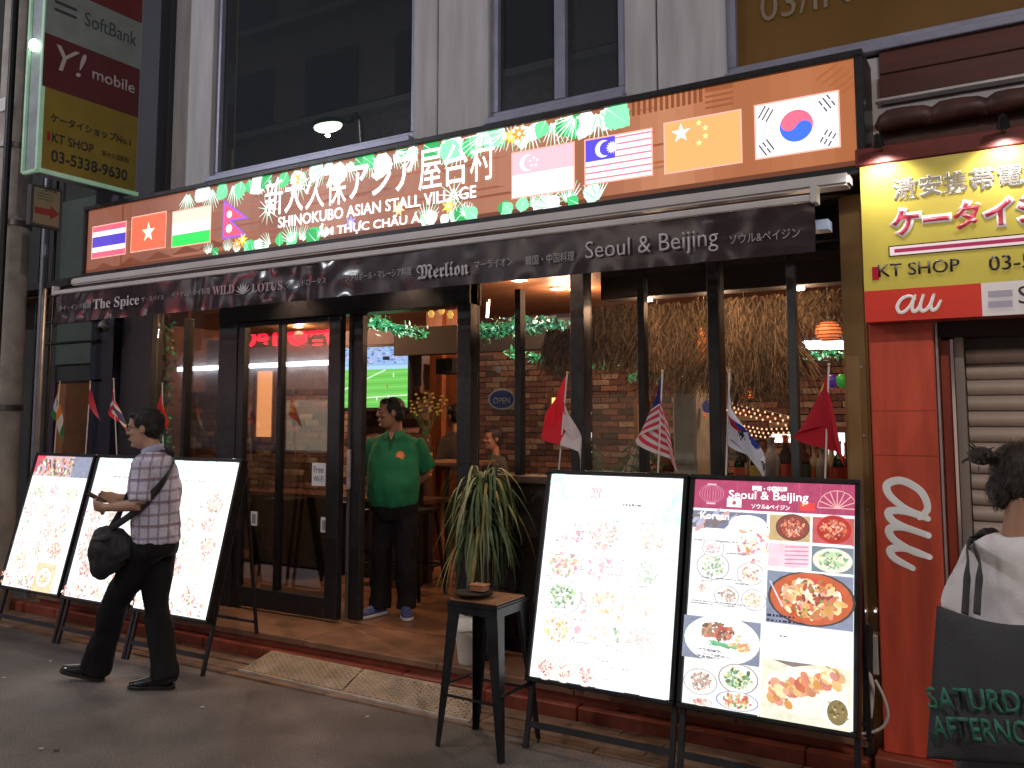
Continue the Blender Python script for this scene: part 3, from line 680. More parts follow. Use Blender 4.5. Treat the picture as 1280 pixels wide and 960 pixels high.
# ------------------------------------------------------------------ right: phone shop
ps = thing('phone_shop_building', (1.2, 4.8, 0), 'phone shop front with red column, red door frame and closed roller shutter', 'building')
REDP = mat('red_enamel', (.68, .095, .05), .32, 0, var=.25, scale=2.6, stretch=(5, 5, .7), spec=.6)
REDD = mat('dark_red_enamel', (.36, .055, .03), .4, 0, var=.2, scale=3)
xc0, xc1 = W(1092, 600, 4.5).x, W(1174, 600, 4.5).x
column = G().box(xc0, xc1, 4.5, 4.95, .10, 2.20).build('column', REDP, ps, bevel=.006)
for z_ in (1.47, 1.68): G().box(xc0+.001, xc1-.001, 4.4985, 4.4995, z_, z_+.003).build('seam', REDD, column)
G().box(xc1+.004, xc1+.014, 4.56, 4.60, .1, 2.2).build('trim', ALU, ps)
xr0, xr1 = xc1+.016, W(1199, 600, 4.62).x
G().box(xr0, xr1, 4.62, 4.90, .1, 2.02).build('door_frame', REDD, ps, bevel=.004)
G().box(xr1-.012, xr1+.001, 4.605, 4.618, .1, 2.02).build('chrome_strip', mat('chrome', (.7, .6, .6), .12, 1, var=0), ps)
GR = mat('galvanised', (.34, .29, .26), .4, .3, var=.15, scale=5, stretch=(1, 1, .1))
xg = W(1212, 600, 4.66).x
G().box(xr1+.003, xg, 4.64, 4.76, .1, 2.05).build('shutter_guide', GR, ps)
G().box(xr0, 3.0, 4.60, 4.95, 2.03, 2.18).build('shutter_housing', mat('dark_housing', (.03, .018, .015), .6), ps)
sh = G().box(xg, 3.0, 4.745, 4.76, .1, 2.03).build('shutter', mat('shutter_back', (.10, .08, .07), .6), ps)
SHM = mat('shutter_slat_paint', (.60, .48, .41), .45, .1, var=.12, scale=4)
z_ = .12
b_ = bmesh.new()
prof = [(0, 0), (-.022, .012), (-.030, .035), (-.022, .058), (0, .068)]
va = [b_.verts.new((0, y, z)) for y, z in prof]; vb = [b_.verts.new((3.0-xg-.01, y, z)) for y, z in prof]
for k in range(4): b_.faces.new((va[k], vb[k], vb[k+1], va[k+1]))
sme = bpy.data.meshes.new('slat'); bmesh.ops.recalc_face_normals(b_, faces=b_.faces); b_.to_mesh(sme); b_.free(); sme.materials.append(SHM)
for p_ in sme.polygons: p_.use_smooth = True
while z_ < 1.95:
    o = link('slat', sme, None, sh); o.location = (xg+.005, 4.744, z_); z_ += .0745
# dark brown boards, red roof edge and rubble over the phone shop
REDW = mat('oxblood_board', (.085, .022, .018), .5, 0, var=.3, scale=2, stretch=(.3, 1, 6))
z0 = W(1100, 172, 4.6).z
G().box(-.60, 3, YW-.02, YW+.1, 3.41, 3.55).build('fascia_board', REDW, ps, bevel=.003); G().box(-.60, 3, YW-.03, YW+.1, 3.245, 3.40).build('fascia_board', REDW, ps, bevel=.003)
G().box(-.60, 3, YW+.1, YW+.2, 2.8, 3.6).build('fascia_back', BLK, ps)
G().box(-.60, 3, 4.50, 4.56, 3.20, 3.212).build('flashing', ALU, ps)
TILE = mat('dark_red_tile', (.06, .02, .016), .5, 0, var=.35, scale=10, bump=.2)
x = -.57
while x < 2.6:
    g = G(); g.loft([(x+.0, 4.42, 3.03), (x+.05, 4.40, 3.06), (x+.19, 4.40, 3.06), (x+.215, 4.42, 3.04)], [.03, .055, .05, .045], 12, ref=(0, 1, 0), sub=3)
    g.build('roof_tile', TILE, ps, smooth='auto'); x += .225
for k in range(5): G().box(-.58+k*.7, .11+k*.7, 4.45, 4.62, 2.94+.002*k, 3.10).build('roof_tile', TILE, ps)
fsn = thing('fascia_sign', (.9, 4.35, 2.09), 'yellow lit phone shop fascia sign with pink Japanese letters above a red and white strip', 'sign')
YF = 4.35; fx0 = W(1078, 300, YF).x
zt_, zm_, zb_ = 2.845, W(1084, 364, YF).z, 2.095
G().box(fx0-.02, 3, YF-.005, YF+.15, zt_, zt_+.085).build('top_trim', mat('maroon_trim', (.16, .025, .02), .45, var=.2), fsn, bevel=.006)
G().box(fx0, 3, YF+.004, YF+.15, zb_, zt_-.002).build('housing', REDD, fsn)
ff = Fr((0, YF, 0)); p = Print(ff, .0005)
p.rect(fx0, zm_, 3, zt_-.004, 'b8a84c')
xau = W(1227, 370, YF).x
p.rect(fx0, zb_, xau, zm_, 'bf3a2e'); p.rect(xau, zb_, 3, zm_, 'cfc6c6')
face = p.build('face', mat_attr('fascia_vinyl', .22, .2, .08, 3), fsn)
_t = MATS['fascia_vinyl'].node_tree; _bs = _t.nodes['Principled BSDF']; _t.links.new(_bs.inputs['Emission Color'].links[0].from_socket, _bs.inputs['Base Color'])
for (px, py, r_) in ((1103, 222, .085), (1256, 188, .11)):  # unseen spots added to throw glare on the sign's top
    q = W(px, py, YF)
    lt = thing('glare_spot', (q.x, YF-.13, zt_+.10), 'small spotlight added for the glare on the %s of the yellow fascia sign' % ('left end' if px < 1200 else 'middle'), 'lamp', 'spotlights added over the yellow sign')
    G().loft([(q.x, YF-.13, zt_+.10), (q.x, YF-.10, zt_+.055)], [.016, .028], 12).build('shade', BLK2, lt)
    G().cyl((q.x, YF+.0, zt_+.06), (q.x, YF-.13, zt_+.105), .007, 6).build('arm', BLK2, lt)
    l_ = bpy.data.lights.new('glare_spot_light', 'SPOT'); l_.spot_size = 2.3; l_.spot_blend = .7; l_.energy = 15; l_.shadow_soft_size = .03; l_.color = (1, .93, .85)
    lo = bpy.data.objects.new('bulb_light', l_); COL.objects.link(lo); lo.location = (q.x, YF-.10, zt_+.045); lo.rotation_euler = (math.radians(20), 0, 0)
def ft(s, x0, x1, ytop, ybot, m, bold=0, shear=0, d=.001, ww=.003, slope=0, xm=None):
    xm = xm or x0; a = W(x0, (ytop+ybot)/2, YF); b = W(x1, (ytop+ybot)/2, YF); t, c = W(xm, ytop, YF), W(xm, ybot, YF)
    return text(s, ff, a.x, c.z, t.z-c.z, b.x-a.x, m, face, depth=d, bold=bold, shear=shear, w=ww, slope=slope)
GL = mat('grey_outline_letter', (.22, .20, .17), .5, var=0); PK = mat('pink_letter', (.42, .04, .07), .4, var=0, emit=.35); WO = mat('white_outline', (.7, .66, .66), .4, var=0, emit=.3); BKT = mat('black_letter', (.02, .01, .01), .5, var=0)
ft('激安携帯電話', 1116, 1316, 224, 251, WO, bold=.03); ft('激安携帯電話', 1117, 1315, 225, 250, GL, bold=.0, ww=.006)
ft('ケータイショップ', 1112, 1452, 260, 300, WO, bold=.10); ft('ケータイショップ', 1115, 1449, 263, 297, PK, bold=.03, ww=.006)
p = Print(ff, .003); a, b = W(1112, 309, YF), W(1112, 320, YF); p.rect(a.x-.005, b.z-.005, 3, a.z+.005, '2c2010'); p.rect(a.x, b.z, 3, a.z, 'e8d8dc'); p.rect(a.x+.02, b.z+.012, 3, a.z-.012, 'a3305a')
a, b = W(1090, 334, YF), W(1099, 350, YF); p.rect(a.x, b.z, b.x, a.z+.0, 'a01830')
a, b = W(1235, 364, YF), W(1266, 370, YF); p.rect(a.x, b.z, b.x, a.z, '9a92a0'); a, b = W(1235, 377, YF), W(1266, 383, YF); p.rect(a.x, b.z, b.x, a.z, '9a92a0')
p.build('stripe', MATS['fascia_vinyl'], fsn)
ft('KT SHOP', 1098, 1200, 331, 347, BKT, bold=.01); ft('03-5338-9630', 1236, 1420, 320, 339, BKT, bold=.01); ft('SoftBank', 1273, 1400, 358, 380, BKT)
WP = mat('white_logo', (.78, .76, .74), .35, var=0, emit=.12)
a, b, c = W(1121, 391, YF), W(1176, 380, YF), W(1121, 371, YF); au_logo(ff, a.x, a.z, b.x-a.x, c.z-a.z, WP, face)
# the same mark, large and turned, on the red column
fc = Fr((0, 4.499, 0)); q0, q1 = W(1112, 708, 4.499), W(1158, 600, 4.499)
au_logo(Fr((q1.x, 4.499, q1.z), (0, 0, -1), (1, 0, 0)), 0, -(q1.x-q0.x), q1.z-q0.z, q1.x-q0.x, WP, column)
# junction boxes and cable between pilaster and column
jb = thing('power_box', (-.72, 4.53, .62), 'pale grey power box with a looping white cable beside the red column', 'box')
a, b = W(1081, 793, 4.5), W(1100, 845, 4.5)
G().box(a.x, b.x-.005, 4.50, 4.59, b.z, a.z).build('housing', mat('box_grey', (.42, .38, .33), .5), jb, bevel=.005)
WC = mat('white_cable', (.60, .57, .52), .5, var=.1)
pts = [W(x, y, 4.46) for x, y in ((1083, 833), (1090, 858), (1088, 890), (1087, 897))]; G().loft(pts, [.012]*4, 8, sub=5).build('cable', WC, jb, smooth=True)
pts = [W(x, y, 4.40) for x, y in ((1094, 850), (1104, 870), (1110, 892), (1104, 908), (1088, 916), (1074, 917))]; G().loft(pts, [.007]*6, 8, sub=5).build('cable', WC, jb, smooth=True)
G().cyl(W(1085, 780, 4.47), W(1085, 945, 4.47), .022, 10).build('conduit', BLK, jb)
g = G()
for px in (1081, 1094): g.ell(W(px, 764, 4.59), (.006, .004, .006), 8, 5)
g.build('pilot_light', emat('led_white', (.8, .85, 1), 2), jb)
# ------------------------------------------------------------------ lit menu boards on easels
YP0, YP1, ZP1 = 3.865, 4.20, 1.36
tl = math.atan2(YP1-YP0, ZP1); UP = Vector((0, math.sin(tl), math.cos(tl)))
FOOD = dict(red=['b8402a', 'd86a48', '8c3020', 'e89070', 'f0b090'], brown=['8a5a3c', 'a87858', '6e4430', 'c89878', 'b07850'], green=['4f8a4a', '80b070', '3c6a3a', 'a8d090', 'e8e0a0'],
            mix=['c85a3a', 'e8a860', '7a9a4a', 'f0d8a0', '8a4a30', 'f4efe0', 'd84a3a'], gold=['e8b868', 'd89848', 'f4d898', 'c87838', 'f8e8c0'], pink=['e890a0', 'f0b0b8', 'd86a80', 'f8d8d8'])
WK = [.62]
def wash(c, k):  # blends print toward white: overexposed glare put into the colour
    c = lin(c) if isinstance(c, str) else c; k = max(0, k*WK[0]); return tuple(x*(1-k)+k*1.15 for x in c)
def dish(p, rr, u, v, r, kind, k=0, plate='f2eee8', rim='8a8078', asp=.8, n=None):
    p.disc(u, v, r*1.06, r*asp*1.06, wash(rim, k), 24); p.disc(u, v, r, r*asp, wash(plate, k), 24)
    for i in range((n or 34)*2):
        t, s_ = rr.random()*2*PI, math.sqrt(rr.random())*.72; a = r*rr.uniform(.05, .15)
        p.disc(u+r*s_*math.cos(t), v+r*asp*s_*math.sin(t), a, a*rr.uniform(.35, .8), wash(rr.choice(FOOD[kind]), k+rr.uniform(-.08, .12)), 7, rr.random()*3)
def scrib(p, rr, u, v, w_, k=.3, col='404040', h=.006):
    x = u
    while x < u+w_:
        l_ = rr.uniform(.006, .02); p.rect(x, v, min(x+l_, u+w_), v+h*rr.uniform(.6, 1.1), wash(col, k)); x += l_+rr.uniform(.003, .008)
PW, PH = .80, 1.035
def easel(x0, label, art, strength, group='backlit menu boards on easels'):
    y0 = YP0; t = thing('menu_board', (x0+PW/2, (YP0+4.25)/2, 0), label, 'menu board', group)
    o = Vector((x0, YP0, 0)); f = Fr(o, (1, 0, 0), UP)
    b0 = .345/math.cos(tl)*1.0; b1 = b0+PH
    g = G(); fr_ = .022
    def bar(u0, v0, u1, v1, w0=-.055, w1=.006):
        pts = [f.p(u0, v0, w0), f.p(u1, v0, w0), f.p(u1, v1, w0), f.p(u0, v1, w0)]; g.prism(pts, f.n*(w1-w0))
    bar(.004, b0-fr_, PW-.004, b0); bar(.004, b1, PW-.004, b1+fr_); bar(.004, b0+.0005, .004+fr_, b1-.0005); bar(PW-.004-fr_, b0+.0005, PW-.004, b1-.0005)
    g.build('frame', BLK2, t, bevel=.004)
    g = G(); pts = [f.p(.028, b0+.002, -.05), f.p(PW-.028, b0+.002, -.05), f.p(PW-.028, b1-.002, -.05), f.p(.028, b1-.002, -.05)]; g.prism(pts, f.n*.04)
    g.build('light_box', mat('lightbox_case', (.3, .3, .3), .5), t)
    p = Print(Fr(f.p(.028, b0+.002, -.008), (1, 0, 0), UP), .0); art(p, PW-.056, b1-b0-.004)
    p.build('face', mat_attr('menu_print_%02d' % int(strength*10), strength, .3, .13, 26), t)
    for u in (.018, PW-.018):                                       # front posts
        g = G(); g.beam(f.p(u, 0, -.066), f.p(u, b1-.03, -.066), .026, .018, up=f.n); g.build('leg', BLK, t)
    for u in (.035, PW-.035):                                       # rear posts lean the other way
        g = G(); g.beam((x0+u, YP1+.20, .0 if YP1+.2 < 4.38 else ZF), f.p(u, b1-.10, -.095), .022, .016, up=(0, 1, 0)); g.build('leg', BLK, t)
    g = G(); g.beam(f.p(.03, .13, -.066), f.p(PW-.03, .13, -.066), .03, .014, up=f.n); g.build('crossbar', BLK, t)
    g = G(); g.beam((x0+.04, YP1+.185, .25), (x0+PW-.04, YP1+.185, .25), .022, .014); g.build('crossbar', BLK, t)
    return t, f, b0, b1
def art_left(seed, top):
    def fn(p, w_, h):
        rr = random.Random(seed); p.rect(0, 0, w_, h, (1, 1, 1.0))
        p.rect(0, 0, w_, h, wash('ffffff', 0))
        if top == 'photo':
            p.rect(0, h*.84, w_, h, wash('c8a8b0', .1)); p.rect(w_*.68, h*.84, w_, h, '8e93a8'); p.poly([(0, h), (0, h*.86), (w_*.16, h)], 'e0506a')
            for k in range(120): p.disc(rr.uniform(.02, w_*.68), rr.uniform(h*.85, h*.985), rr.uniform(.008, .022), rr.uniform(.006, .014), wash(rr.choice(FOOD['mix']+['6a5a78', '4a6a50', 'ffffff']), .1), 7, rr.random()*3)
            for k in range(3): p.line((w_*(.18+.07*k), h*.97), (w_*(.23+.07*k), h*.90), .01, '3c3430')
        else:
            for k in range(10): p.disc(rr.uniform(0, w_), h-rr.uniform(0, .05), .05, .02, (.70, 1.0, .88) if top == 'green' else wash('b8f0e8', .4), 9, rr.random())
            scrib(p, rr, w_*.3, h*.86, w_*.3, .35, '503040', .012)
        for r_ in range(4):
            for c in range(3): dish(p, rr, w_*(.2+.3*c)+rr.uniform(-.03, .03), h*(.72-.14*r_), rr.uniform(.085, .115), rr.choice(['mix', 'green', 'gold', 'pink', 'red', 'brown']), rr.uniform(.30, .62), plate='f4f0ea', rim='b0a8a8')
        for r_ in range(5):
            for c in range(4):
                u, v = w_*(.14+.24*c)+rr.uniform(-.02, .02), h*(.70-.115*r_)
                if rr.random() < .75:
                    for i in range(7): a = rr.uniform(.008, .02); p.disc(u+rr.uniform(-.05, .05), v+rr.uniform(-.02, .025), a, a*.5, wash(rr.choice(FOOD[rr.choice(['mix', 'green', 'gold', 'pink'])]), rr.uniform(.35, .7)), 7, rr.random()*3)
                    scrib(p, rr, u-.06, v-.038, .11, .5, '505050', .005)
        dish(p, rr, w_*.30, h*.20, .11, 'gold' if top == 'photo' else 'red', .35, rim='c08060'); dish(p, rr, w_*.76, h*.13, .10, 'mix', .3)
        for k in range(90): p.disc(rr.uniform(.02, w_-.02), rr.uniform(.01, h*.10), rr.uniform(.008, .02), rr.uniform(.005, .012), wash(rr.choice(FOOD['mix']+['7a7a9a']), .3), 7, rr.random()*3)
        if top == 'photo': p.rect(w_*.62, 0, w_*.95, h*.2, wash('f0c080', .3)); dish(p, rr, w_*.78, h*.1, .09, 'gold', .25)
    return fn
XM = [-7.065, -6.245, -5.44]
easel(XM[0], 'leftmost lit menu board, under the Indian flag, with food photos along its top', art_left(2, 'photo'), 1.25)
easel(XM[1], 'lit menu board behind the walking man, second from the left', art_left(5, 'teal'), 1.3)
easel(XM[2], 'lit menu board nearest the open door, mostly blank white, left of the plant', art_left(9, 'green'), 1.45)
def art_mer(p, w_, h):
    rr = random.Random(21); p.rect(0, 0, w_, h, (1, 1, 1))
    for k in range(9): p.disc(rr.uniform(0, .10), h-rr.uniform(0, .16), .03, .014, (.62, .95, .82), 8, rr.random()*3)
    for k in range(7): p.disc(w_-rr.uniform(0, .08), h-rr.uniform(.08, .22), .035, .016, (.62, .95, .82), 8, rr.random()*3)
    p.disc(w_-.04, h-.03, .05, .025, (1.0, 1.0, .72), 9)
    scrib(p, rr, w_*.58, h*.855, .10, .2, '505060', .011)
    for (u, v, n_, kd, k_) in ((.20, .66, 26, 'red', .2), (.42, .60, 14, 'pink', .25), (.16, .58, 14, 'pink', .3), (.60, .36, 22, 'gold', .25), (.30, .38, 12, 'brown', .45), (.18, .25, 16, 'green', .4), (.30, .26, 20, 'pink', .1), (.63, .245, 26, 'green', .25), (.50, .50, 10, 'pink', .3), (.84, .38, 8, 'brown', .55)):
        for i in range(n_):
            a = rr.uniform(.006, .022); p.disc(w_*u+rr.gauss(0, .035), h*v+rr.gauss(0, .02), a, a*rr.uniform(.3, .7), wash(rr.choice(FOOD[kd]), k_+rr.uniform(0, .25)), 7, rr.random()*3)
    for r_ in range(4):
        for c in range(3): dish(p, rr, w_*(.2+.29*c)+rr.uniform(-.03, .03), h*(.70-.155*r_), rr.uniform(.085, .115), rr.choice(['mix', 'green', 'gold', 'pink', 'red', 'brown']), rr.uniform(.25, .5)+.16*c, plate='f8f6f2', rim='b4acb0')
    for k in range(46): scrib(p, rr, rr.uniform(.04, w_-.16), rr.uniform(.04, h*.8), rr.uniform(.03, .10), rr.uniform(.3, .7), '505058', .005)
    for k in range(3): p.rect(w_*(.5), h*(.52-.16*k), w_*.62, h*(.52-.16*k)+.028, (.98, .80, 1.0))
    for u in (.14, .28, .44): dish(p, rr, w_*u, h*.05, .055, rr.choice(['red', 'mix', 'green']), .3, asp=.95)
    p.rect(w_*.52, 0, w_*.72, .012, (.8, .78, 1.0)); p.poly([(w_*.82, 0), (w_, 0), (w_, .05)], (.85, .85, 1))
XM4, XM5 = -2.283, -1.478
t4, f4, b0, b1 = easel(XM4, 'white lit menu board beside the metal stool, left of the pink headed board', art_mer, 1.35)
def art_sb(p, w_, h):
    rr = random.Random(33); p.rect(0, 0, w_, h, (.92, .92, .92)); H0 = h*.865
    p.rect(0, H0, w_, h, 'b0476a')
    for k in range(6): p.rect(w_*(.28+.13*k), H0, w_*(.285+.13*k), h, 'bb5f80')
    for k in range(5): p.disc(w_*.115, h*.935, .062-.013*k*1.0, .045, 'cf7f9c', 20); p.disc(w_*.115, h*.935, .058-.013*k, .043, 'b0476a', 20)
    p.rect(w_*.085, h*.975, w_*.145, h*.982, 'f0c0cc'); p.rect(w_*.085, h*.885, w_*.145, h*.892, 'f0c0cc')
    for k in range(9): t = PI*k/8; p.line((w_*.90, H0+.03), (w_*.90+.085*math.cos(t), H0+.03+.08*math.sin(t)), .004, 'f0b8b0')
    for k in range(10): t = PI*k/10; t2 = PI*(k+1)/10; p.line((w_*.90+.085*math.cos(t), H0+.03+.08*math.sin(t)), (w_*.90+.085*math.cos(t2), H0+.03+.08*math.sin(t2)), .003, 'f0b8b0')
    p.rect(w_*.22, H0+.012, w_*.315, H0+.055, 'ffffff'); p.disc(w_*.268, H0+.033, .010, .010, 'c05060', 10); p.rect(w_*.68, H0+.012, w_*.77, H0+.05, 'ea4a4a'); p.star(w_*.70, H0+.038, .008, 'ffd060')
    p.rect(0, H0-.010, w_, H0, 'ffffff')
    # photos
    p.rect(0, h*.775, w_*.48, H0-.012, '7d819a')
    for k in range(26): p.disc(rr.uniform(.0, w_*.47), rr.uniform(h*.78, H0-.02), rr.uniform(.01, .04), rr.uniform(.008, .016), wash(rr.choice(['8a8aa8', '5a6080', 'b0b0c8', '6a5a5a', 'd0a0a0']), .15), 8, rr.random())
    p.disc(w_*.36, h*.80, .09, .045, wash('ffffff', .8), 20); p.disc(w_*.36, h*.765, .11, .05, wash('ffffff', .9), 20)
    for k in range(46): a = rr.uniform(.006, .02); p.disc(w_*.40+rr.gauss(0, .045), h*.72+rr.gauss(0, .035), a, a*.5, wash(rr.choice(FOOD['gold']+FOOD['pink']), rr.uniform(.05, .4)), 7, rr.random()*3)
    p.rect(w_*.50, h*.735, w_*.745, H0-.014, wash('c8a870', .1)); dish(p, rr, w_*.64, h*.80, .072, 'red', .05, plate='8a3a2a', rim='4a3a34', asp=.80, n=60)
    p.rect(w_*.76, h*.735, w_, H0-.014, wash('c04848', .1)); dish(p, rr, w_*.885, h*.80, .075, 'red', .0, plate='b83a30', rim='d86060', asp=.82, n=70)
    p.rect(w_*.50, h*.625, w_*.745, h*.725, wash('f0b0c0', .5))
    for k in range(5): p.line((w_*.60, h*(.64+.018*k)), (w_*.74, h*(.645+.018*k)), .006, 'e88aa8')
    p.rect(w_*.76, h*.615, w_, h*.725, wash('6a7a86', .1)); dish(p, rr, w_*.88, h*.668, .085, 'green', .25, plate='e8e4d0', rim='5a6a70', asp=.62, n=40)
    # big hot pot
    p.rect(w_*.50, h*.385, w_, h*.605, '8a90a6'); dish(p, rr, w_*.76, h*.50, .178, 'mix', .02, plate='c8623c', rim='4a4440', asp=.62, n=120)
    for k in range(70): a = rr.uniform(.01, .03); t, s_ = rr.random()*6.28, rr.random()**.5*.115; p.disc(w_*.76+s_*math.cos(t)*1.2, h*.49+s_*.6*math.sin(t), a, a*.45, wash(rr.choice(FOOD['red']+FOOD['gold']), .1), 7, rr.random()*3)
    p.line((w_*.52, h*.56), (w_*.60, h*.455), .006, 'e0e0e8'); scrib(p, rr, w_*.51, h*.41, .12, .0, '30304a', .010); scrib(p, rr, w_*.51, h*.39, .16, .0, '30304a', .010)
    # left small plates
    for (u, v, r_, kd) in ((.16, .60, .075, 'green'), (.40, .58, .06, 'mix'), (.10, .50, .03, 'brown'), (.26, .475, .055, 'brown'), (.43, .47, .055, 'gold'), (.16, .68, .05, 'pink')):
        dish(p, rr, w_*u, h*v, r_, kd, .45, rim='706a68')
    for k in range(34): scrib(p, rr, rr.uniform(.02, w_*.36), h*rr.choice([.71, .66, .545, .53, .44, .43]), rr.uniform(.03, .08), .35, '50485a', .005)
    # plate of meat with greens
    p.rect(0, h*.195, w_*.485, h*.375, '8a90a4'); p.disc(w_*.245, h*.285, .175, .105, wash('ffffff', .6), 28)
    for k in range(80): a = rr.uniform(.008, .02); t, s_ = rr.random()*6.28, rr.random()**.5; p.disc(w_*.22+s_*.075*math.cos(t), h*.318+s_*.035*math.sin(t), a, a*.5, wash(rr.choice(FOOD['brown']+FOOD['red'][:2]), .12), 7, rr.random()*3)
    for k in range(22): p.line((w_*.15+rr.uniform(0, .10), h*.27+rr.uniform(-.01, .012)), (w_*.2+rr.uniform(.04, .12), h*.262+rr.uniform(-.01, .01)), .006, wash(rr.choice(['3fae6a', '6ac088', '50a860']), .15))
    for k in range(24): a = rr.uniform(.006, .016); p.disc(w_*.36+rr.gauss(0, .02), h*.265+rr.gauss(0, .016), a, a*.6, wash(rr.choice(['f0a050', 'e88838', 'f8c888']), .2), 7, rr.random())
    for k in range(10): scrib(p, rr, w_*rr.uniform(.03, .2), h*rr.uniform(.20, .24), .08, .3, '50485a', .005)
    # bottom row
    dish(p, rr, w_*.36, h*.135, .085, 'green', .1, asp=.7); dish(p, rr, w_*.13, h*.10, .075, 'brown', .35, asp=.7); dish(p, rr, w_*.36, h*.045, .09, 'mix', .15, asp=.42, rim='5a7ab0'); dish(p, rr, w_*.14, h*.02, .05, 'red', .3, asp=.35)
    p.rect(w_*.50, h*.25, w_, h*.375, (1.02, 1.02, 1.02)); scrib(p, rr, w_*.60, h*.33, .03, .3)
    p.rect(w_*.50, 0, w_, h*.235, wash('e8e4c8', .2)); p.disc(w_*.75, h*.125, .175, .10, wash('f4f0dc', .3), 24); p.poly([(w_*.56, h*.235), (w_*.68, h*.215), (w_*.80, h*.235)], '8a8078')
    for k in range(9):
        u, v = w_*(.58+.042*k), h*(.10+.012*k)
        for i in range(12): a = rr.uniform(.008, .024); p.disc(u+rr.gauss(0, .012), v+rr.gauss(0, .018), a, a*1.3, wash(rr.choice(FOOD['gold']+['e07848', 'c86848', 'e8a080']), rr.uniform(0, .3)), 8, .8)
    p.disc(w_*.93, h*.065, .052, .060, wash('ffffff', .2), 18); p.disc(w_*.93, h*.065, .042, .050, '8a7a50', 18)
    for k in range(20): p.disc(w_*.93+rr.gauss(0, .018), h*.065+rr.gauss(0, .02), .006, .005, rr.choice(['a89868', '6a5c3a', 'c8b888']), 6)
    p.rect(w_*.488, 0, w_*.497, h*.75, (1.05, 1.05, 1.05)); p.rect(w_*.5, h*.605, w_, h*.613, 'ffffff'); p.rect(w_*.5, h*.727, w_, h*.733, 'ffffff')
WK[0] = .55
t5, f5, b0, b1 = easel(XM5, 'rightmost lit menu board with a pink header and large food photos', art_sb, 1.12)
fpn = Fr(f5.p(.028, b0+.002, -.006), (1, 0, 0), UP); w_, h_ = PW-.056, b1-b0-.004
WL2 = emat('white_menu_letter', (1, 1, 1), 1.2)
text('Seoul & Beijing', fpn, w_*.23, h_*.905, .052, w_*.50, WL2, t5, w=.0, depth=.0006, bold=.01); text('韓国・中国料理', fpn, w_*.38, h_*.955, .026, w_*.22, WL2, t5, w=0, depth=.0006, bold=.02)
text('ソウル&ペイジン', fpn, w_*.38, h_*.875, .022, w_*.24, WL2, t5, w=0, depth=.0006, bold=.01); text('Korean', fpn, w_*.05, h_*.815, .035, w_*.19, WL2, t5, w=0, depth=.0006, bold=.02)
fpn4 = Fr(f4.p(.028, b0+.002, -.006), (1, 0, 0), UP)
text('𝕸', fpn4, w_*.32, h_*.885, .055, .07, emat('faint_red_letter', (1.0, .35, .42), 1.2), t4, w=0, depth=.0006); text('𝖊𝖗𝖑𝖎𝖔𝖓', fpn4, w_*.42, h_*.885, .04, .17, emat('faint_letter', (.95, .72, .72), 1.2), t4, w=0, depth=.0006)
# ------------------------------------------------------------------ small flags on sticks stuck behind the boards
CLOTH = mat_attr('flag_cloth', 0, .75)
_n = CLOTH.node_tree.nodes; _l = CLOTH.node_tree.links
_b = _n["Principled BSDF"]; _tr = _n.new("ShaderNodeBsdfTranslucent"); _mx = _n.new("ShaderNodeMixShader"); _mx.inputs[0].default_value = .3
_l.new(_n["Color Attribute"].outputs[0], _tr.inputs[0]); _l.new(_b.outputs[0], _mx.inputs[1]); _l.new(_tr.outputs[0], _mx.inputs[2]); _l.new(_mx.outputs[0], _n["Material Output"].inputs[0])
def d_sg(u, v): return (.75, .02, .04) if v > .5 else (.78, .70, .72)
def d_my(u, v):
    if u < .48 and v > .46: return (.9, .8, .2) if (u-.2)**2+(v-.74)**2 < .006 else (.02, .02, .16)
    return (.70, .05, .09) if int(v*14) % 2 else (.78, .72, .74)
def d_kr(u, v):
    x, y = (u-.5)*1.5, v-.5; r = math.hypot(x, y)
    if r < .25: return (.6, .03, .06) if y > -.3*x*(1 if abs(x) < .2 else 0)+.0 else (.02, .05, .35)
    for cx, cy, s_ in ((-.45, .27, 1), (.45, .27, -1), (-.45, -.27, -1), (.45, -.27, 1)):
        dx, dy = x-cx, y-cy; a, b = dx*.8-dy*.6*s_, dx*.6*s_+dy*.8
        if abs(b) < .11 and abs(a) < .085 and int((a+.2)*60) % 3 != 0 : return (.02, .02, .03)
    return (.70, .72, .82)
def d_cn(u, v):
    if (u-.15)**2*2.2+(v-.75)**2 < .008 or min((u-a)**2*2.2+(v-b)**2 for a, b in ((.3, .9), (.37, .8), (.37, .66), (.3, .56))) < .0009: return (.9, .6, .1)
    return (.55, .012, .03)
def d_in(u, v): return (.78, .25, .03) if v > .667 else ((.02, .03, .3) if (u-.5)**2*2.2+(v-.5)**2 < .012 else (.72, .72, .76)) if v > .333 else (.03, .20, .06)
def d_th(u, v): return (.65, .03, .06) if v > .83 or v < .17 else (.75, .72, .74) if v > .67 or v < .33 else (.03, .03, .18)
def d_np(u, v): return (.45, .02, .06) if .06 < u and v > .06 else (.03, .03, .25)
def d_vn(u, v): return (.7, .015, .01) if (u-.5)**2*2.2+(v-.5)**2 > .02 else (.9, .7, .1)
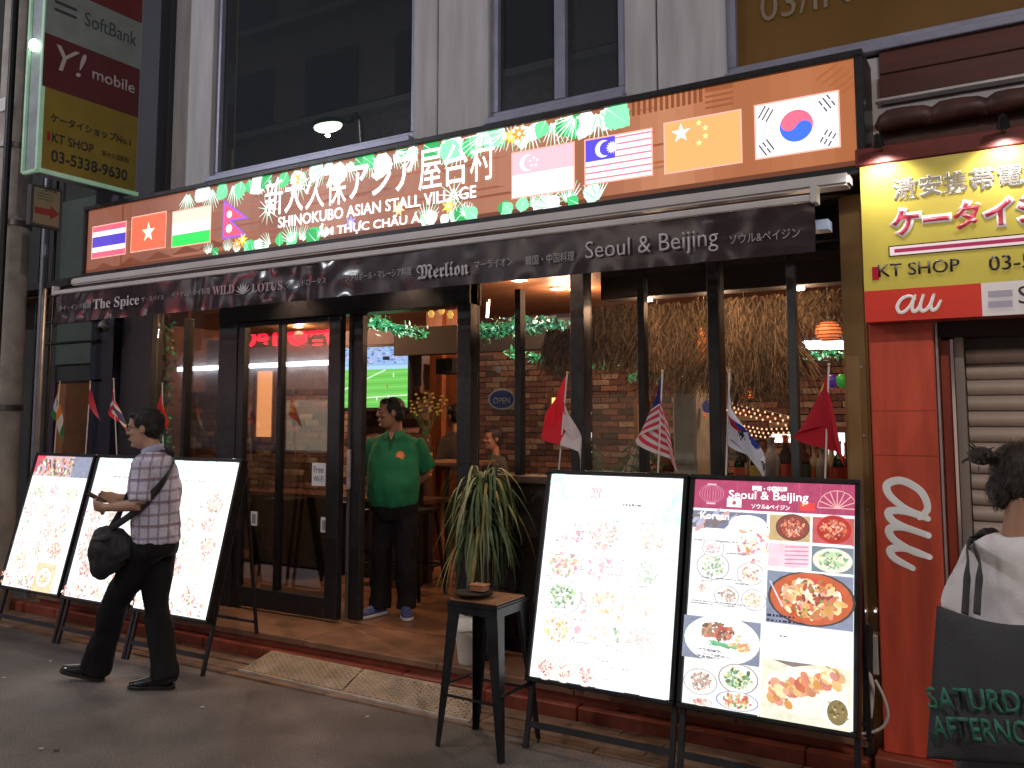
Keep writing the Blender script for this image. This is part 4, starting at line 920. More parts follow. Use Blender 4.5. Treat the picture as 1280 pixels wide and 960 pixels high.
def flag(label, foot, top, Y, des, drop, side, spread, seed, cat='flag', fh=.23, fw=.34, ylean=0):
    a, b = W(*foot, Y), W(*top, Y+ylean); a = a-(b-a).normalized()*.10
    t = thing('hand_flag', a, label, cat, 'small national flags standing behind the menu boards')
    G().cyl(a, b, .0045, 8).build('stick', mat('white_stick', (.72, .66, .62), .4, var=.05), t, smooth='auto')
    G().ell(b, (.008, .008, .008), 8, 6).build('finial', mat('gold_ball', (.7, .5, .25), .3, .6), t, smooth=True)
    NU, NV = 44, 28; vs, fs_, cs = [], [], []; ax = (a-b).normalized(); rr = random.Random(seed)
    k1, ph = rr.uniform(2.2, 3.0), rr.uniform(0, 6)
    for i in range(NU+1):
        for j in range(NV+1):
            u, v = i/NU, j/NV                                    # v: 1 at the top of the hoist
            p0 = b+ax*(.012+(1-v)*fh)
            low = 1-.88*v**.8; e = (-spread[0]*math.sin(PI*min(1, u/.6))*(1 if u < .6 else 0)) + spread[1]*max(0, (u-.15)/.85)**.8
            dx = e*low
            if len(spread) == 3:
                s_v = min(1, max(0, (v-.35)/.3)); s_v = s_v*s_v*(3-2*s_v); dx = u**.8*(-spread[0]*s_v+spread[1]*(1-s_v)*(1-.3*u))
            dx += .010*math.sin(k1*PI*u+ph)*u*low
            dz = -drop*u-.012*math.sin(u*PI)*v
            dy = -.022*math.sin(k1*PI*u+ph+1.4+v*1.2)*u**.6-.012*math.sin(7*u+5*v+ph)*u
            vs.append(tuple(p0+Vector((dx, dy, dz))))
    for i in range(NU):
        for j in range(NV):
            k = i*(NV+1)+j; fs_.append((k, k+NV+1, k+NV+2, k+1)); cs += [*des((i+.5)/NU, (j+.5)/NV), 1]*4
    me = bpy.data.meshes.new('cloth'); me.from_pydata(vs, [], fs_); me.color_attributes.new("Col", 'FLOAT_COLOR', 'CORNER').data.foreach_set("color", cs)
    for p_ in me.polygons: p_.use_smooth = True
    link('cloth', me, CLOTH, t)
flag('red and white Singapore flag, leftmost flag behind the white board by the stool', (698, 594), (709, 466), 4.26, d_sg, .24, 1, (.14, .17, 1), 1, fh=.29)
flag('striped Malaysian flag with dark blue canton behind the white board by the stool', (822, 602), (828, 464), 4.26, d_my, .26, -1, (.16, .10), 2, fh=.28)
flag('white Korean flag hanging behind the pink headed menu board', (907, 606), (912, 463), 4.26, d_kr, .24, 1, (.0, .26, 1), 3, fh=.32)
flag('plain red Chinese flag with gold stars, rightmost of the flags', (1031, 610), (1036, 456), 4.26, d_cn, .20, -1, (.17, .07), 4, fh=.27)
flag('orange, white and green Indian flag, leftmost of all the flags', (68, 565), (75, 477), 4.26, d_in, .30, -1, (.10, .12), 5, fh=.18)
flag('small drooping crimson Nepalese flag in front of the brown board', (107, 567), (113, 477), 4.27, d_np, .18, 1, (.0, .20), 6, fh=.14)
flag('red, white and navy Thai flag left of the walking man', (146, 568), (142, 474), 4.26, d_th, .20, -1, (.12, .20), 7, fh=.22)
flag('red Vietnamese flag whose tip shows above the walking man', (204, 570), (203, 479), 4.26, d_vn, .18, -1, (.09, .09), 8, fh=.16)
# ------------------------------------------------------------------ tactile ramp, stool, bucket, plant
rp = thing('threshold_ramp', (-3.6, 4.15, 0), 'pair of perforated tan rubber ramp plates in front of the doorway step', 'ramp')
RM = mat('tan_rubber', (.36, .29, .215), .7, 0, var=.25, scale=8); RE = mat('ramp_edge', (.45, .42, .40), .5, var=.2)
pa, pb, pc, pd = WZ(300, 838, .012), WZ(588, 903, .012), Vector((-2.80, 4.335, .085)), Vector((-4.50, 4.375, .085))
for (s0, s1) in ((0, .475), (.485, 1)):
    A, B, C_, D = pa.lerp(pb, s0), pa.lerp(pb, s1), pd.lerp(pc, s1), pd.lerp(pc, s0)
    pl = G().prism([A, B, C_, D], (0, 0, -.01)).build('ramp_plate', RM, rp)
    g = G(); ux = (B-A).normalized(); uy = (D-A).normalized(); L = (B-A).length; Hh = (D-A).length; n_ = ux.cross(uy)
    i = 0; u = .03
    while u < L-.03:
        v = .02+(.013 if i % 2 else 0)
        while v < Hh-.02:
            c = A+ux*u+uy*v; g.loft([c-n_*.001, c+n_*.005], [.0095, .007], 6); v += .030
        u += .026; i += 1
    g.build('studs', RM, pl)['kind'] = 'stuff'
g = G(); g.beam(pa+Vector((0, -.008, .0)), pb+Vector((0, -.008, 0)), .016, .022); g.build('edge_strip', RE, rp)
st = thing('bar_stool', (-2.45, 3.88, 0), 'black metal bar stool with square seat left of the white menu board', 'stool')
SM = mat('stool_gunmetal', (.035, .037, .042), .33, .7, var=.3, scale=12)
cx, cy, hs = -2.455, 3.875, .145
feet = [(-2.67, 3.72), (-2.255, 3.69), (-2.24, 4.05), (-2.635, 4.035)]
tops = [(cx-hs, cy-hs), (cx+hs, cy-hs), (cx+hs, cy+hs), (cx-hs, cy+hs)]
for (fx, fy), (tx, ty) in zip(feet, tops):
    g = G(); d = Vector((cx-fx, cy-fy, 0)).normalized()
    a, b = Vector((fx, fy, 0)), Vector((tx, ty, .70)); s_ = Vector((1, 0, 0)); q = Vector((0, 1, 0)); sx = 1 if fx < cx else -1; sy_ = 1 if fy < cy else -1
    def Lr(p_, k): return [p_, p_+Vector((sx*k, 0, 0)), p_+Vector((sx*k, sy_*.006, 0)), p_+Vector((sx*.006, sy_*.006, 0)), p_+Vector((sx*.006, sy_*k, 0)), p_+Vector((0, sy_*k, 0))]
    la, lb = [g.b.verts.new(v) for v in Lr(a, .028)], [g.b.verts.new(v) for v in Lr(b, .072)]
    g.b.faces.new(la); g.b.faces.new(lb)
    for k in range(6): g.b.faces.new((la[k], la[(k+1) % 6], lb[(k+1) % 6], lb[k]))
    g.build('leg', SM, st, bevel=.002)
g = G().box(cx-.16, cx+.16, cy-.16, cy+.16, .700, .722); g.build('seat', SM, st, bevel=.01, seg=2)
G().box(cx-.148, cx+.148, cy-.148, cy+.148, .665, .699).build('apron', SM, st)
G().box(cx-.14, cx+.14, cy-.14, cy+.14, .7225, .732).build('seat_pad', mat('worn_wood_seat', (.22, .10, .05), .45, var=.3), st, bevel=.003)
def at(i, z): f_, t_ = feet[i], tops[i]; k = z/.70; return Vector((f_[0]+(t_[0]-f_[0])*k, f_[1]+(t_[1]-f_[1])*k, z))
for i in range(4):
    g = G(); z_ = .26 if i % 2 == 0 else .30; a, b = at(i, z_), at((i+1) % 4, z_); g.beam(a.lerp(b, .03), b.lerp(a, .03), .022, .006, up=(0, 0, 1)); g.build('footrest', SM, st)
at_ = thing('ashtray', (-2.53, 3.85, .733), 'dark round dish resting on the metal bar stool', 'dish')
G().loft([(-2.52, 3.84, .733), (-2.52, 3.84, .752), (-2.52, 3.84, .756), (-2.52, 3.84, .745)], [.075, .105, .098, .07], 24).build('bowl', BLK2, at_, smooth='auto')
wb = thing('wooden_block', (-2.50, 3.93, .757), 'small brown wooden box lying on the dish on the bar stool', 'box')
G().box(-2.545, -2.465, 3.845, 3.905, .757, .785).build('body', mat('box_wood', (.30, .13, .06), .5, var=.25), wb, bevel=.003)
G().box(-2.55, -2.46, 3.84, 3.91, .7852, .792).build('lid', mat('box_wood_lid', (.36, .17, .08), .5, var=.25), wb, bevel=.002)
bc = W(590, 835, 4.62)
bk = thing('bucket', (-2.90, 4.60, ZF), 'white plastic bucket with a bin liner behind the bar stool', 'bucket')
BX, BY = W(588, 800, 4.56).x, 4.56
G().loft([(BX, BY, ZF), (BX, BY, ZF+.26), (BX, BY, ZF+.27), (BX, BY, ZF+.262), (BX, BY, ZF+.02)], [.072, .105, .112, .10, .068], 28).build('body', mat('white_plastic', (.68, .66, .62), .4, var=.08), bk, smooth='auto')
g = G(); nn = 40; r0 = []
for k in range(nn):
    t = 2*PI*k/nn; r_ = .117+.006*noise.noise(Vector((math.cos(t)*3, math.sin(t)*3, 0)))
    r0.append([g.b.verts.new((BX+(.095)*math.cos(t), BY+.095*math.sin(t), ZF+.25)), g.b.verts.new((BX+r_*math.cos(t), BY+r_*math.sin(t), ZF+.284)), g.b.verts.new((BX+(r_+.006)*math.cos(t), BY+(r_+.006)*math.sin(t), ZF+.21+.02*noise.noise(Vector((t*2, 1, 0)))))])
for k in range(nn):
    for j in range(2): g.b.faces.new((r0[k][j], r0[(k+1) % nn][j], r0[(k+1) % nn][j+1], r0[k][j+1]))
g.build('liner', mat('bin_liner', (.60, .58, .55), .35, var=.1), bk, smooth=True)
PX_, PY_ = W(604, 640, 4.72).x, 4.72
pt = thing('potted_plant', (PX_, PY_, ZF), 'tall potted plant with long arching striped leaves beside the doorway', 'plant')
G().loft([(PX_, PY_, ZF), (PX_, PY_, ZF+.05), (PX_, PY_, ZF+.36), (PX_, PY_, ZF+.38), (PX_, PY_, ZF+.36), (PX_, PY_, ZF+.33)], [.12, .125, .16, .175, .15, .145], 28).build('pot', mat('dark_pot', (.05, .04, .04), .5), pt, smooth='auto')
G().cyl((PX_, PY_, ZF+.31), (PX_, PY_, ZF+.335), .148, 24).build('soil', mat('soil', (.03, .02, .015), .9, bump=.5), pt)
for k in range(3):
    a = Vector((PX_+.03*math.cos(k*2.1), PY_+.03*math.sin(k*2.1), ZF+.3)); G().loft([a, a+Vector((.02*math.cos(k*2.1), .01, .35)), a+Vector((.03*math.cos(k*2.1), .02, .72-.12*k))], [.018, .014, .012], 8, sub=3).build('trunk', mat('cane_bark', (.12, .08, .05), .8), pt, smooth=True)
LF = [mat('leaf_green', (.06, .11, .04), .5, var=.3), mat('leaf_pale', (.24, .26, .12), .5, var=.3), mat('leaf_tip_gold', (.30, .24, .08), .5, var=.3)]
rr = random.Random(5); lms = []
for s_ in range(16):
    g = G(); n_ = 12; L = rr.uniform(.38, .62); fan = rr.uniform(.30, .5); prev = None; up_ = rr.uniform(.06, .24)
    for k in range(n_+1):
        t = k/n_; r_ = fan*(1-(1-t)**1.7)*.62; z_ = up_*math.sin(min(1, t*2.0)*PI/2)*1.0-(max(0, t-.22)**1.35)*L*1.15
        w_ = .0095*math.sin(PI*min(.97, .12+t*.86))+.001; tw = .6*t
        c = Vector((r_, .02*math.sin(t*3+s_), z_)); q = Vector((0, math.cos(tw), math.sin(tw)))
        cur = (g.b.verts.new(c-q*w_), g.b.verts.new(c+Vector((0, 0, -.003))), g.b.verts.new(c+q*w_))
        if prev: g.b.faces.new((prev[0], prev[1], cur[1], cur[0])); g.b.faces.new((prev[1], prev[2], cur[2], cur[1]))
        prev = cur
    me = g.mesh('leaf', True); me.materials.append(LF[0] if s_ % 5 not in (1, 3) else LF[1] if s_ % 5 == 1 else LF[2]); lms.append(me)
for k in range(290):
    o = link('leaf', rr.choice(lms), None, pt); ang = rr.random()*2*PI; lv = .25+.75*rr.random()
    M_ = Matrix.Translation((PX_+rr.uniform(-.03, .03), PY_+rr.uniform(-.03, .03), ZF+.50+.56*lv)) @ Matrix.Rotation(ang, 4, 'Z') @ Matrix.Rotation(rr.uniform(-.35, .25), 4, 'Y') @ Matrix.Scale(rr.uniform(.72, 1.02)*(.85 if math.sin(ang) > .3 else 1), 4)
    o.matrix_parent_inverse = Matrix(); o.matrix_local = Matrix.Translation((-PX_, -PY_, -ZF)) @ M_
# ------------------------------------------------------------------ inside the restaurant
def tube_light(a, b, r, s_, label, col=(1, .97, .92)):
    t = thing('tube_lamp', a, label, 'lamp'); G().cyl(a, b, r, 10).build('tube', emat('tube_glow_%d' % int(s_), col, s_), t, smooth='auto')
    up_ = Vector((0, .0, r+.012)); g = G(); g.beam(Vector(a)+up_, Vector(b)+up_, .03, .016, up=(0, 1, 0)); g.build('fitting', ALU, t); return t
YD = 6.6
tube_light(W(998, 431, 6.2), W(1062, 431, 6.2), .03, 7, 'bright white tube lamp above the bar at the right end', (1, .96, .98))
tube_light(W(609, 397, 6.4), W(610, 378, 6.4), .012, 6, 'short vertical lamp hanging behind the glass right of the door', (1, .75, .5))
def downlight(px, py, label, e=14):
    c = W(px, py, 5.5); d = CF+CR*((px-640)/FPX)-CU*((py-PPY)/FPX); c = CC+d*((ZC-.004-CAMZ)/d.z)
    t = thing('ceiling_spot', c, label, 'lamp', 'ceiling spots'); G().cyl(c, c-Vector((0, 0, .012)), .07, 20).build('ring', BAR, t); G().cyl(c-Vector((0, 0, .0125)), c-Vector((0, 0, .016)), .05, 20).build('lens', emat('spot_lens', (1, .85, .62), 9), t)
    l_ = bpy.data.lights.new('spot', 'POINT'); l_.energy = e; l_.color = (1, .62, .36); l_.shadow_soft_size = .05
    lo = bpy.data.objects.new('spot_light', l_); COL.objects.link(lo); lo.location = c-Vector((0, 0, .12))
downlight(649, 349, 'ceiling spot nearest the valance above the oval open sign', 20); downlight(697, 360, 'ceiling spot right of the one above the oval open sign', 14)
for X_, Y_, e in ((-6.6, 6.1, 105), (-3.6, 7.2, 60), (-1.6, 6.9, 52), (-8.2, 8.3, 55)):
    t = thing('ceiling_spot', (X_, Y_, ZC-.004), 'round ceiling spot inside, %s' % {-6.6: 'behind the left door leaf', -3.6: 'deep behind the staff member', -1.6: 'over the bar counter', -8.2: 'in the far left corner'}[X_], 'lamp')
    G().cyl((X_, Y_, ZC-.004), (X_, Y_, ZC-.016), .07, 20).build('ring', BAR, t); G().cyl((X_, Y_, ZC-.0165), (X_, Y_, ZC-.02), .05, 20).build('lens', emat('spot_lens', (1, .85, .62), 9), t)
    l_ = bpy.data.lights.new('spot', 'POINT'); l_.energy = e; l_.color = (1, .55, .30); l_.shadow_soft_size = .06
    lo = bpy.data.objects.new('spot_light', l_); COL.objects.link(lo); lo.location = (X_, Y_, ZC-.12)
# glowing wall panels (lit niches)
def niche(px0, px1, py0, py1, Y, col, s_, label):
    a, b = W(px0, py1, Y), W(px1, py0, Y); t = thing('lit_panel', ((a.x+b.x)/2, Y, a.z), label, 'lit panel')
    G().box(a.x, b.x, Y, Y+.05, a.z, b.z).build('diffuser', emat('niche_'+label[:12].replace(' ', '_'), col, s_), t)
    g = G(); g.box(a.x-.05, a.x-.003, Y-.02, Y+.06, a.z-.05, b.z+.05).box(b.x+.003, b.x+.05, Y-.02, Y+.06, a.z-.05, b.z+.05).box(a.x-.003, b.x+.003, Y-.02, Y+.06, b.z+.003, b.z+.05); g.build('frame', mat('niche_wood', (.12, .05, .02), .5), t)
niche(320, 342, 463, 546, 7.05, (1.0, .42, .16), 1.1, 'tall glowing orange panel on the brick wall behind the left leaf')
niche(505, 531, 478, 535, 8.6, (1.0, .48, .18), 1.3, 'glowing amber doorway deep inside behind the staff member')
niche(579, 583, 470, 575, 8.0, (1.0, .6, .3), 1.6, 'thin glowing strip left of the post by the oval sign')
niche(690, 699, 497, 520, 8.8, (1.0, .62, .2), 1.6, 'small yellow lit niche behind the Singapore flag')
niche(799, 804, 505, 545, 8.5, (1.0, .6, .25), 1.5, 'small amber lit niche left of the Malaysian flag')
niche(1036, 1056, 541, 573, 7.2, (.95, .97, 1.0), 1.6, 'white lit screen at the right end of the bar')
niche(965, 1020, 543, 553, 6.9, (1.0, .95, .95), 2.2, 'white lit shelf edge over the bar bottles')
q = W(343, 455, 7.0); 
# wooden partition walls and pillars
WDP = mat('warm_wood_panel', (.32, .11, .05), .5, 0, var=.35, scale=3, stretch=(8, 8, 1))
for n_, (px0, px1, Y_) in enumerate(((532, 576, 7.9), (545, 552, 7.6), (468, 476, 8.3))):
    a, b = W(px0, 500, Y_), W(px1, 500, Y_); structure(G().box(a.x, b.x, Y_, Y_+.08, ZF, ZC-.005).build('wooden_wall' if n_ == 0 else 'wooden_pillar', WDP))
structure(G().box(-5.5, -2.6, 6.9, 7.05, 2.28, 2.55).build('bulkhead', mat('dark_bulkhead', (.03, .02, .018), .7)))
# television
Yt = 6.9
a, b = W(421, 436, Yt), W(503, 509, Yt)
tv = thing('television', ((a.x+b.x)/2, Yt, b.z), 'television showing a green football pitch above the staff member', 'television')
tf = Fr((a.x, Yt, b.z), (1, .10, 0)); tw, th = (b.x-a.x)*1.0, a.z-b.z
g = G(); g.prism([tf.p(-.03, -.04, -.05), tf.p(tw+.03, -.04, -.05), tf.p(tw+.03, th+.03, -.05), tf.p(-.03, th+.03, -.05)], tf.n*.048); g.build('case', BLK, tv, bevel=.004)
p = Print(tf, .0); p.rect(0, 0, tw, th, '6cc456'); rr = random.Random(4)
for k in range(10): p.poly([(0, th*.06*k), (tw, th*.06*k+.02), (tw, th*.06*k+.035), (0, th*.06*k+.015)], '7fd066' if k % 2 else '63b850')
p.rect(0, th*.68, tw, th, '8fb4e0')
for k in range(140): p.rect(*(lambda u, v: (u, v, u+.03, v+.014))(rr.uniform(0, tw-.03), rr.uniform(th*.72, th-.015)), rr.choice(['6a86c8', 'b8c8e8', '4a62a8', 'c8a8d8', '8090b0']))
p.rect(0, th*.63, tw, th*.69, 'a8cfe8'); p.rect(tw*.66, th*.78, tw*.75, th*.84, '15152a'); p.line((.1, th*.3), (tw*.7, th*.62), .012, 'd8f0d0'); p.line((tw*.2, th*.15), (tw, th*.2), .012, 'd8f0d0')
for k in range(9): u, v = rr.uniform(.1, tw-.1), rr.uniform(th*.1, th*.55); p.rect(u, v, u+.012, v+.04, rr.choice(['ffffff', 'c03040']))
p.build('screen', mat_attr('tv_screen', 1.1, .2), tv)
# lanterns
def lantern(px, py, Y, r, hh, col, label, s_=2.2):
    c = W(px, py, Y); t = thing('lantern', c, label, 'lantern', 'paper lanterns over the bar')
    g = G(); g.loft([c+Vector((0, 0, hh*math.cos(PI*k/10))) for k in range(11)], [max(.02, r*math.sin(PI*k/10)**.6) for k in range(11)], 20); g.build('paper_shade', emat('lantern_'+str(px), col, s_), t, smooth=True)
    for k in range(1, 8): z_ = hh*math.cos(PI*k/8); q = r*math.sin(PI*k/8)**.6+.002; g = G(); g.loft([c+Vector((0, 0, z_-.003)), c+Vector((0, 0, z_+.003))], [q, q], 20); g.build('rib', mat('lantern_rib', (.30, .04, .01), .6), t)
    G().cyl(c+Vector((0, 0, hh)), (c.x, c.y, ZC), .006, 6).build('cord', BLK, t); G().cyl(c+Vector((0, 0, hh)), c+Vector((0, 0, hh+.03)), .03, 10).build('cap', BLK, t)
lantern(823, 438, 5.74, .055, .10, (1.0, .14, .03), 'small red paper lantern behind the Malaysian flag', 1.0)
lantern(882, 432, 5.72, .06, .14, (1.0, .22, .03), 'tall orange paper lantern left of the Korean flag', .7)
lantern(1036, 414, 5.6, .08, .06, (1.0, .25, .08), 'orange paper lantern above the white tube at the right', .8)
lantern(933, 488, 5.9, .06, .06, (1.0, .22, .05), 'round orange lantern behind the top of the Korean flag', 1.3)
lantern(875, 518, 6.6, .045, .045, (.9, .16, .03), 'orange ball behind the flags beside the blue balloon', .7)
# thatch canopies over the bar
TH = [mat('thatch_straw', (.30, .19, .10), .9, 0, var=.4, scale=30), mat('thatch_dark', (.13, .085, .05), .9, 0, var=.4, scale=30)]
def thatch(x0, x1, ytop, ybot, Y, depth, n, name, label, seed, zshift=0):
    a, b = W(x0, ytop, Y), W(x1, ybot, Y); t = thing('thatch_canopy', ((a.x+b.x)/2, Y, b.z), label, 'thatch roof', 'thatched canopies over the bar')
    G().box(a.x, b.x, Y, Y+depth, a.z-.05, a.z).build('batten', mat('bamboo', (.25, .15, .07), .6), t)
    rr = random.Random(seed)
    for q_ in range(2):
        vs, fs_ = [], []
        for k in range(n):
            x = rr.uniform(a.x, b.x); y = Y-rr.uniform(-.02, .10); z = rr.uniform(a.z-.4*(a.z-b.z), a.z+.02); L = rr.uniform(.35, 1.0)*(a.z-b.z)*.75; tl_ = rr.gauss(0, .28); w_ = rr.uniform(.002, .0055)
            pts = [(x+tl_*L*t+.02*math.sin(t*5+k), y-.10*t*rr.uniform(.3, 1), z-L*t*(1-.1*t)) for t in (0, .35, .7, 1)]
            i = len(vs)
            for m_, P_ in enumerate(pts): ww = w_*(1-.25*m_); vs += [(P_[0]-ww, P_[1], P_[2]), (P_[0]+ww, P_[1]+.003, P_[2])]
            fs_ += [(i+2*m_, i+2*m_+1, i+2*m_+3, i+2*m_+2) for m_ in range(3)]
        me = bpy.data.meshes.new('straw'); me.from_pydata(vs, [], fs_); link('straw', me, TH[q_], t)['kind'] = 'stuff'
thatch(742, 812, 388, 470, 5.9, .5, 900, 't', 'brown straw canopy behind the window between the Singapore and Malaysian flags', 1)
thatch(812, 900, 385, 495, 5.8, .5, 1300, 't', 'straw canopy around the orange lantern above the Malaysian flag', 2)
thatch(900, 996, 378, 510, 5.7, .5, 1700, 't', 'shaggy straw canopy above the Korean flag', 3)
thatch(996, 1064, 370, 425, 5.7, .4, 700, 't', 'straw canopy above the white tube at the right end', 4)
thatch(690, 722, 415, 475, 6.0, .3, 380, 't', 'narrow straw fringe above the Singapore flag', 5)
# green garlands; the lit look is emission put into some leaf colours
GRN = [emat('leaf_glow_green', (.05, .42, .16), .55), mat('garland_leaf', (.03, .14, .05), .6), emat('leaf_glow_white', (.55, 1, .75), .9)]
def garland(pts, Y, n, r, label, seed, dens=(5, 6, 1)):
    P_ = [W(x, y, Y) for x, y in pts]; t = thing('leaf_garland', P_[0], label, 'garland', 'leaf garlands'); G().loft(P_, [.008]*len(P_), 6, sub=2).build('vine', mat('vine_stem', (.04, .06, .02), .8), t); rr = random.Random(seed)
    for q_ in range(3):
        vs, fs_ = [], []
        for k in range(n*dens[q_]//5):
            s_ = rr.random()*(len(P_)-1); i = int(s_); c = P_[i].lerp(P_[i+1], s_-i)+Vector((rr.gauss(0, r), rr.gauss(0, r), rr.gauss(0, r*.7))); a = rr.uniform(.014, .034)
            d1 = Vector((rr.gauss(0, 1), rr.gauss(0, 1), rr.gauss(0, 1))).normalized(); d2 = d1.cross(Vector((rr.gauss(0, 1), rr.gauss(0, 1), rr.gauss(0, 1)))).normalized(); j = len(vs)
            vs += [tuple(c-d1*a), tuple(c+d2*a*.4), tuple(c+d1*a), tuple(c-d2*a*.4)]; fs_.append((j, j+1, j+2, j+3))
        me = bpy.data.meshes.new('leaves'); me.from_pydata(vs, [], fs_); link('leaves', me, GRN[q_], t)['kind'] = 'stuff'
garland([(596, 418), (625, 410), (655, 408), (700, 405)], 6.3, 420, .045, 'glowing green garland along the ceiling above the oval open sign', 1, (5, 7, 1))
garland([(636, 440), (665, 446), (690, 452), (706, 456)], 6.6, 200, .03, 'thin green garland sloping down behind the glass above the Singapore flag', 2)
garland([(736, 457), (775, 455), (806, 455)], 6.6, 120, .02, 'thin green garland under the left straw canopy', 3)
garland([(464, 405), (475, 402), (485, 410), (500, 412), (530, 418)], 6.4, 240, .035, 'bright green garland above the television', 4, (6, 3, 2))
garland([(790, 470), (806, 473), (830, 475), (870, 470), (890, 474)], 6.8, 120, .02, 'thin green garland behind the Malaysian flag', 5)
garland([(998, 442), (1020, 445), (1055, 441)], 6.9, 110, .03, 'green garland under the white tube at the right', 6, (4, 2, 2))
t = tube_light(W(640, 405, 6.45), W(695, 400, 6.45), .012, 6, 'white strip lamp hidden in the ceiling garland', (1, 1, .9))
# hanging yellow glass drops at the door head
for k, (px, py) in enumerate(((539, 392), (552, 388), (563, 393))):
    c = W(px, py, 5.6); t = thing('pendant_lamp', c, ['left', 'middle', 'right'][k]+' small yellow glass pendant at the top of the open doorway', 'lamp', 'yellow pendants in the doorway')
    G().loft([c+Vector((0, 0, .03)), c, c-Vector((0, 0, .03))], [.012, .026, .016], 10).build('glass_shade', emat('yellow_glass', (.9, .55, .12), .6), t, smooth=True); G().cyl(c+Vector((0, 0, .03)), (c.x, c.y, ZC), .003, 6).build('cord', BLK, t)
# indoor palm
ip = W(765, 590, 5.35); pm = thing('palm_plant', (ip.x, 5.4, ZF), 'leafy palm behind the glass beside the Singapore flag', 'plant')
G().loft([(ip.x, 5.4, ZF), (ip.x, 5.4, ZF+.45)], [.15, .19], 20).build('pot', mat('clay_pot', (.2, .09, .05), .7), pm)
rr = random.Random(8); FG = mat('palm_green', (.05, .13, .04), .55, var=.4, scale=20)
for k in range(26):
    g = G(); an = rr.uniform(0, 2*PI); L = rr.uniform(.35, .65); h0 = rr.uniform(.9, 1.35); c0 = Vector((ip.x, 5.4, ZF+.45)); pts = []
    for j in range(9):
        t = j/8; pts.append(c0+Vector((math.cos(an)*L*t*.62, math.sin(an)*L*t*.35, h0*(t**.7)*.92-.25*t*t)))
    for j in range(3, 8):
        for sd in (-1, 1):
            a = pts[j]; d = Vector((-math.sin(an)*sd+math.cos(an)*.5, math.cos(an)*sd*.6, -.35)).normalized(); l_ = .16*(1-.06*j); wv = Vector((0, 0, .012))
            g.quad(a, a+d*l_*.5+wv, a+d*l_, a+d*l_*.5-wv)
    g.loft(pts, [.004]*9, 4); g.build('frond', FG, pm)
# folded white parasol cloth behind the Malaysian flag
a = W(797, 592, 5.5); cl = thing('folded_cloth', (a.x, 5.5, 1.2), 'pale cloth cone leaning behind the glass left of the Malaysian flag', 'cloth')
g = G(); g.loft([W(806, 540, 5.5), W(803, 560, 5.5), W(797, 600, 5.5)], [(.01, .01), (.05, .03), (.13, .06)], 14, sub=3); g.build('fabric', mat('pale_canvas', (.45, .38, .32), .8, bump=.2), cl, smooth=True)
# refrigerator / white pillar, counter and bottles
wp = thing('display_fridge', (W(850, 540, 6.4).x, 6.4, ZF), 'pale green white fridge behind the Malaysian flag', 'fridge')
a, b = W(841, 515, 6.4), W(869, 472, 6.4); G().box(a.x, b.x, 6.4, 6.8, ZF, b.z).build('body', mat('fridge_white', (.42, .44, .36), .5, var=.15), wp, bevel=.01); G().box(a.x+.015, b.x-.015, 6.39, 6.399, 1.3, b.z-.03).build('door', mat('fridge_door', (.34, .38, .32), .3), wp)
CT = mat('counter_wood', (.20, .10, .06), .45, var=.3, scale=4, stretch=(1, 8, 1))
ct = thing('bar_counter', (-1.4, 5.4, ZF), 'long wooden bar counter inside the right windows', 'counter')
G().box(-2.9, -.86, 5.22, 5.62, 1.20, 1.245).build('top', CT, ct, bevel=.005); G().box(-2.85, -.87, 5.3, 5.55, ZF, 1.198).build('front', mat('counter_front', (.07, .04, .03), .6), ct)
BOT = [mat_glass('amber_glass', (.55, .25, .06), 1.2, .05), mat_glass('green_glass', (.10, .30, .10), 1.2, .05), mat('label_bottle', (.45, .33, .18), .3, var=.1), mat('clear_bottle', (.42, .38, .34), .12, var=.1), mat('dark_bottle', (.04, .02, .015), .1)]
LABS = [mat('bottle_label_%d' % i, c, .6, var=.1) for i, c in enumerate(((.65, .58, .45), (.55, .10, .06), (.60, .42, .10), (.12, .22, .15)))]
prof = [(0, .036), (.01, .04), (.15, .04), (.185, .032), (.21, .016), (.27, .014), (.275, .017), (.29, .017)]
bms = []
for q_, m_ in enumerate(BOT):
    g = G(); g.loft([(0, 0, z) for z, r in prof], [r*(1+.08*q_) for z, r in prof], 14); me = g.mesh('bottle', 'auto'); me.materials.append(m_); bms.append(me)
g = G(); g.loft([(0, 0, .05), (0, 0, .13)], [.0465, .0465], 14, cap=False); lme = g.mesh('label', True)
rr = random.Random(12); names = ['amber', 'green', 'tan', 'pale', 'dark']
spots = []
for row, (Y_, zz, x0, x1, st_) in enumerate(((5.34, 1.245, -1.56, -.92, .098), (5.50, 1.245, -1.60, -.90, .092))):
    x = x0
    while x < x1: spots.append((x+rr.uniform(-.012, .012), Y_, zz, row)); x += st_
for k, (x, y, z, row) in enumerate(spots):
    q_ = rr.randrange(5); io = k if row == 0 else k-sum(1 for s in spots if s[3] == 0); t = thing('bottle', (x, y, z), '%s bottle, %s from the left in the %s row on the bar counter' % (names[q_], ['first', 'second', 'third', 'fourth', 'fifth', 'sixth', 'seventh', 'eighth', 'ninth'][io], 'front' if row == 0 else 'back'), 'bottle', 'bottles on the bar counter')
    s_ = rr.uniform(.8, 1.05)
    for nm, me, mt in (('glass_body', bms[q_], None), ('label', lme, None)):
        me2 = me
        if nm == 'label': me2 = me.copy(); me2.materials.clear(); me2.materials.append(rr.choice(LABS))
        o = link(nm, me2, None, t); o.matrix_parent_inverse = Matrix(); o.scale = (s_*.9, s_*.9, s_)
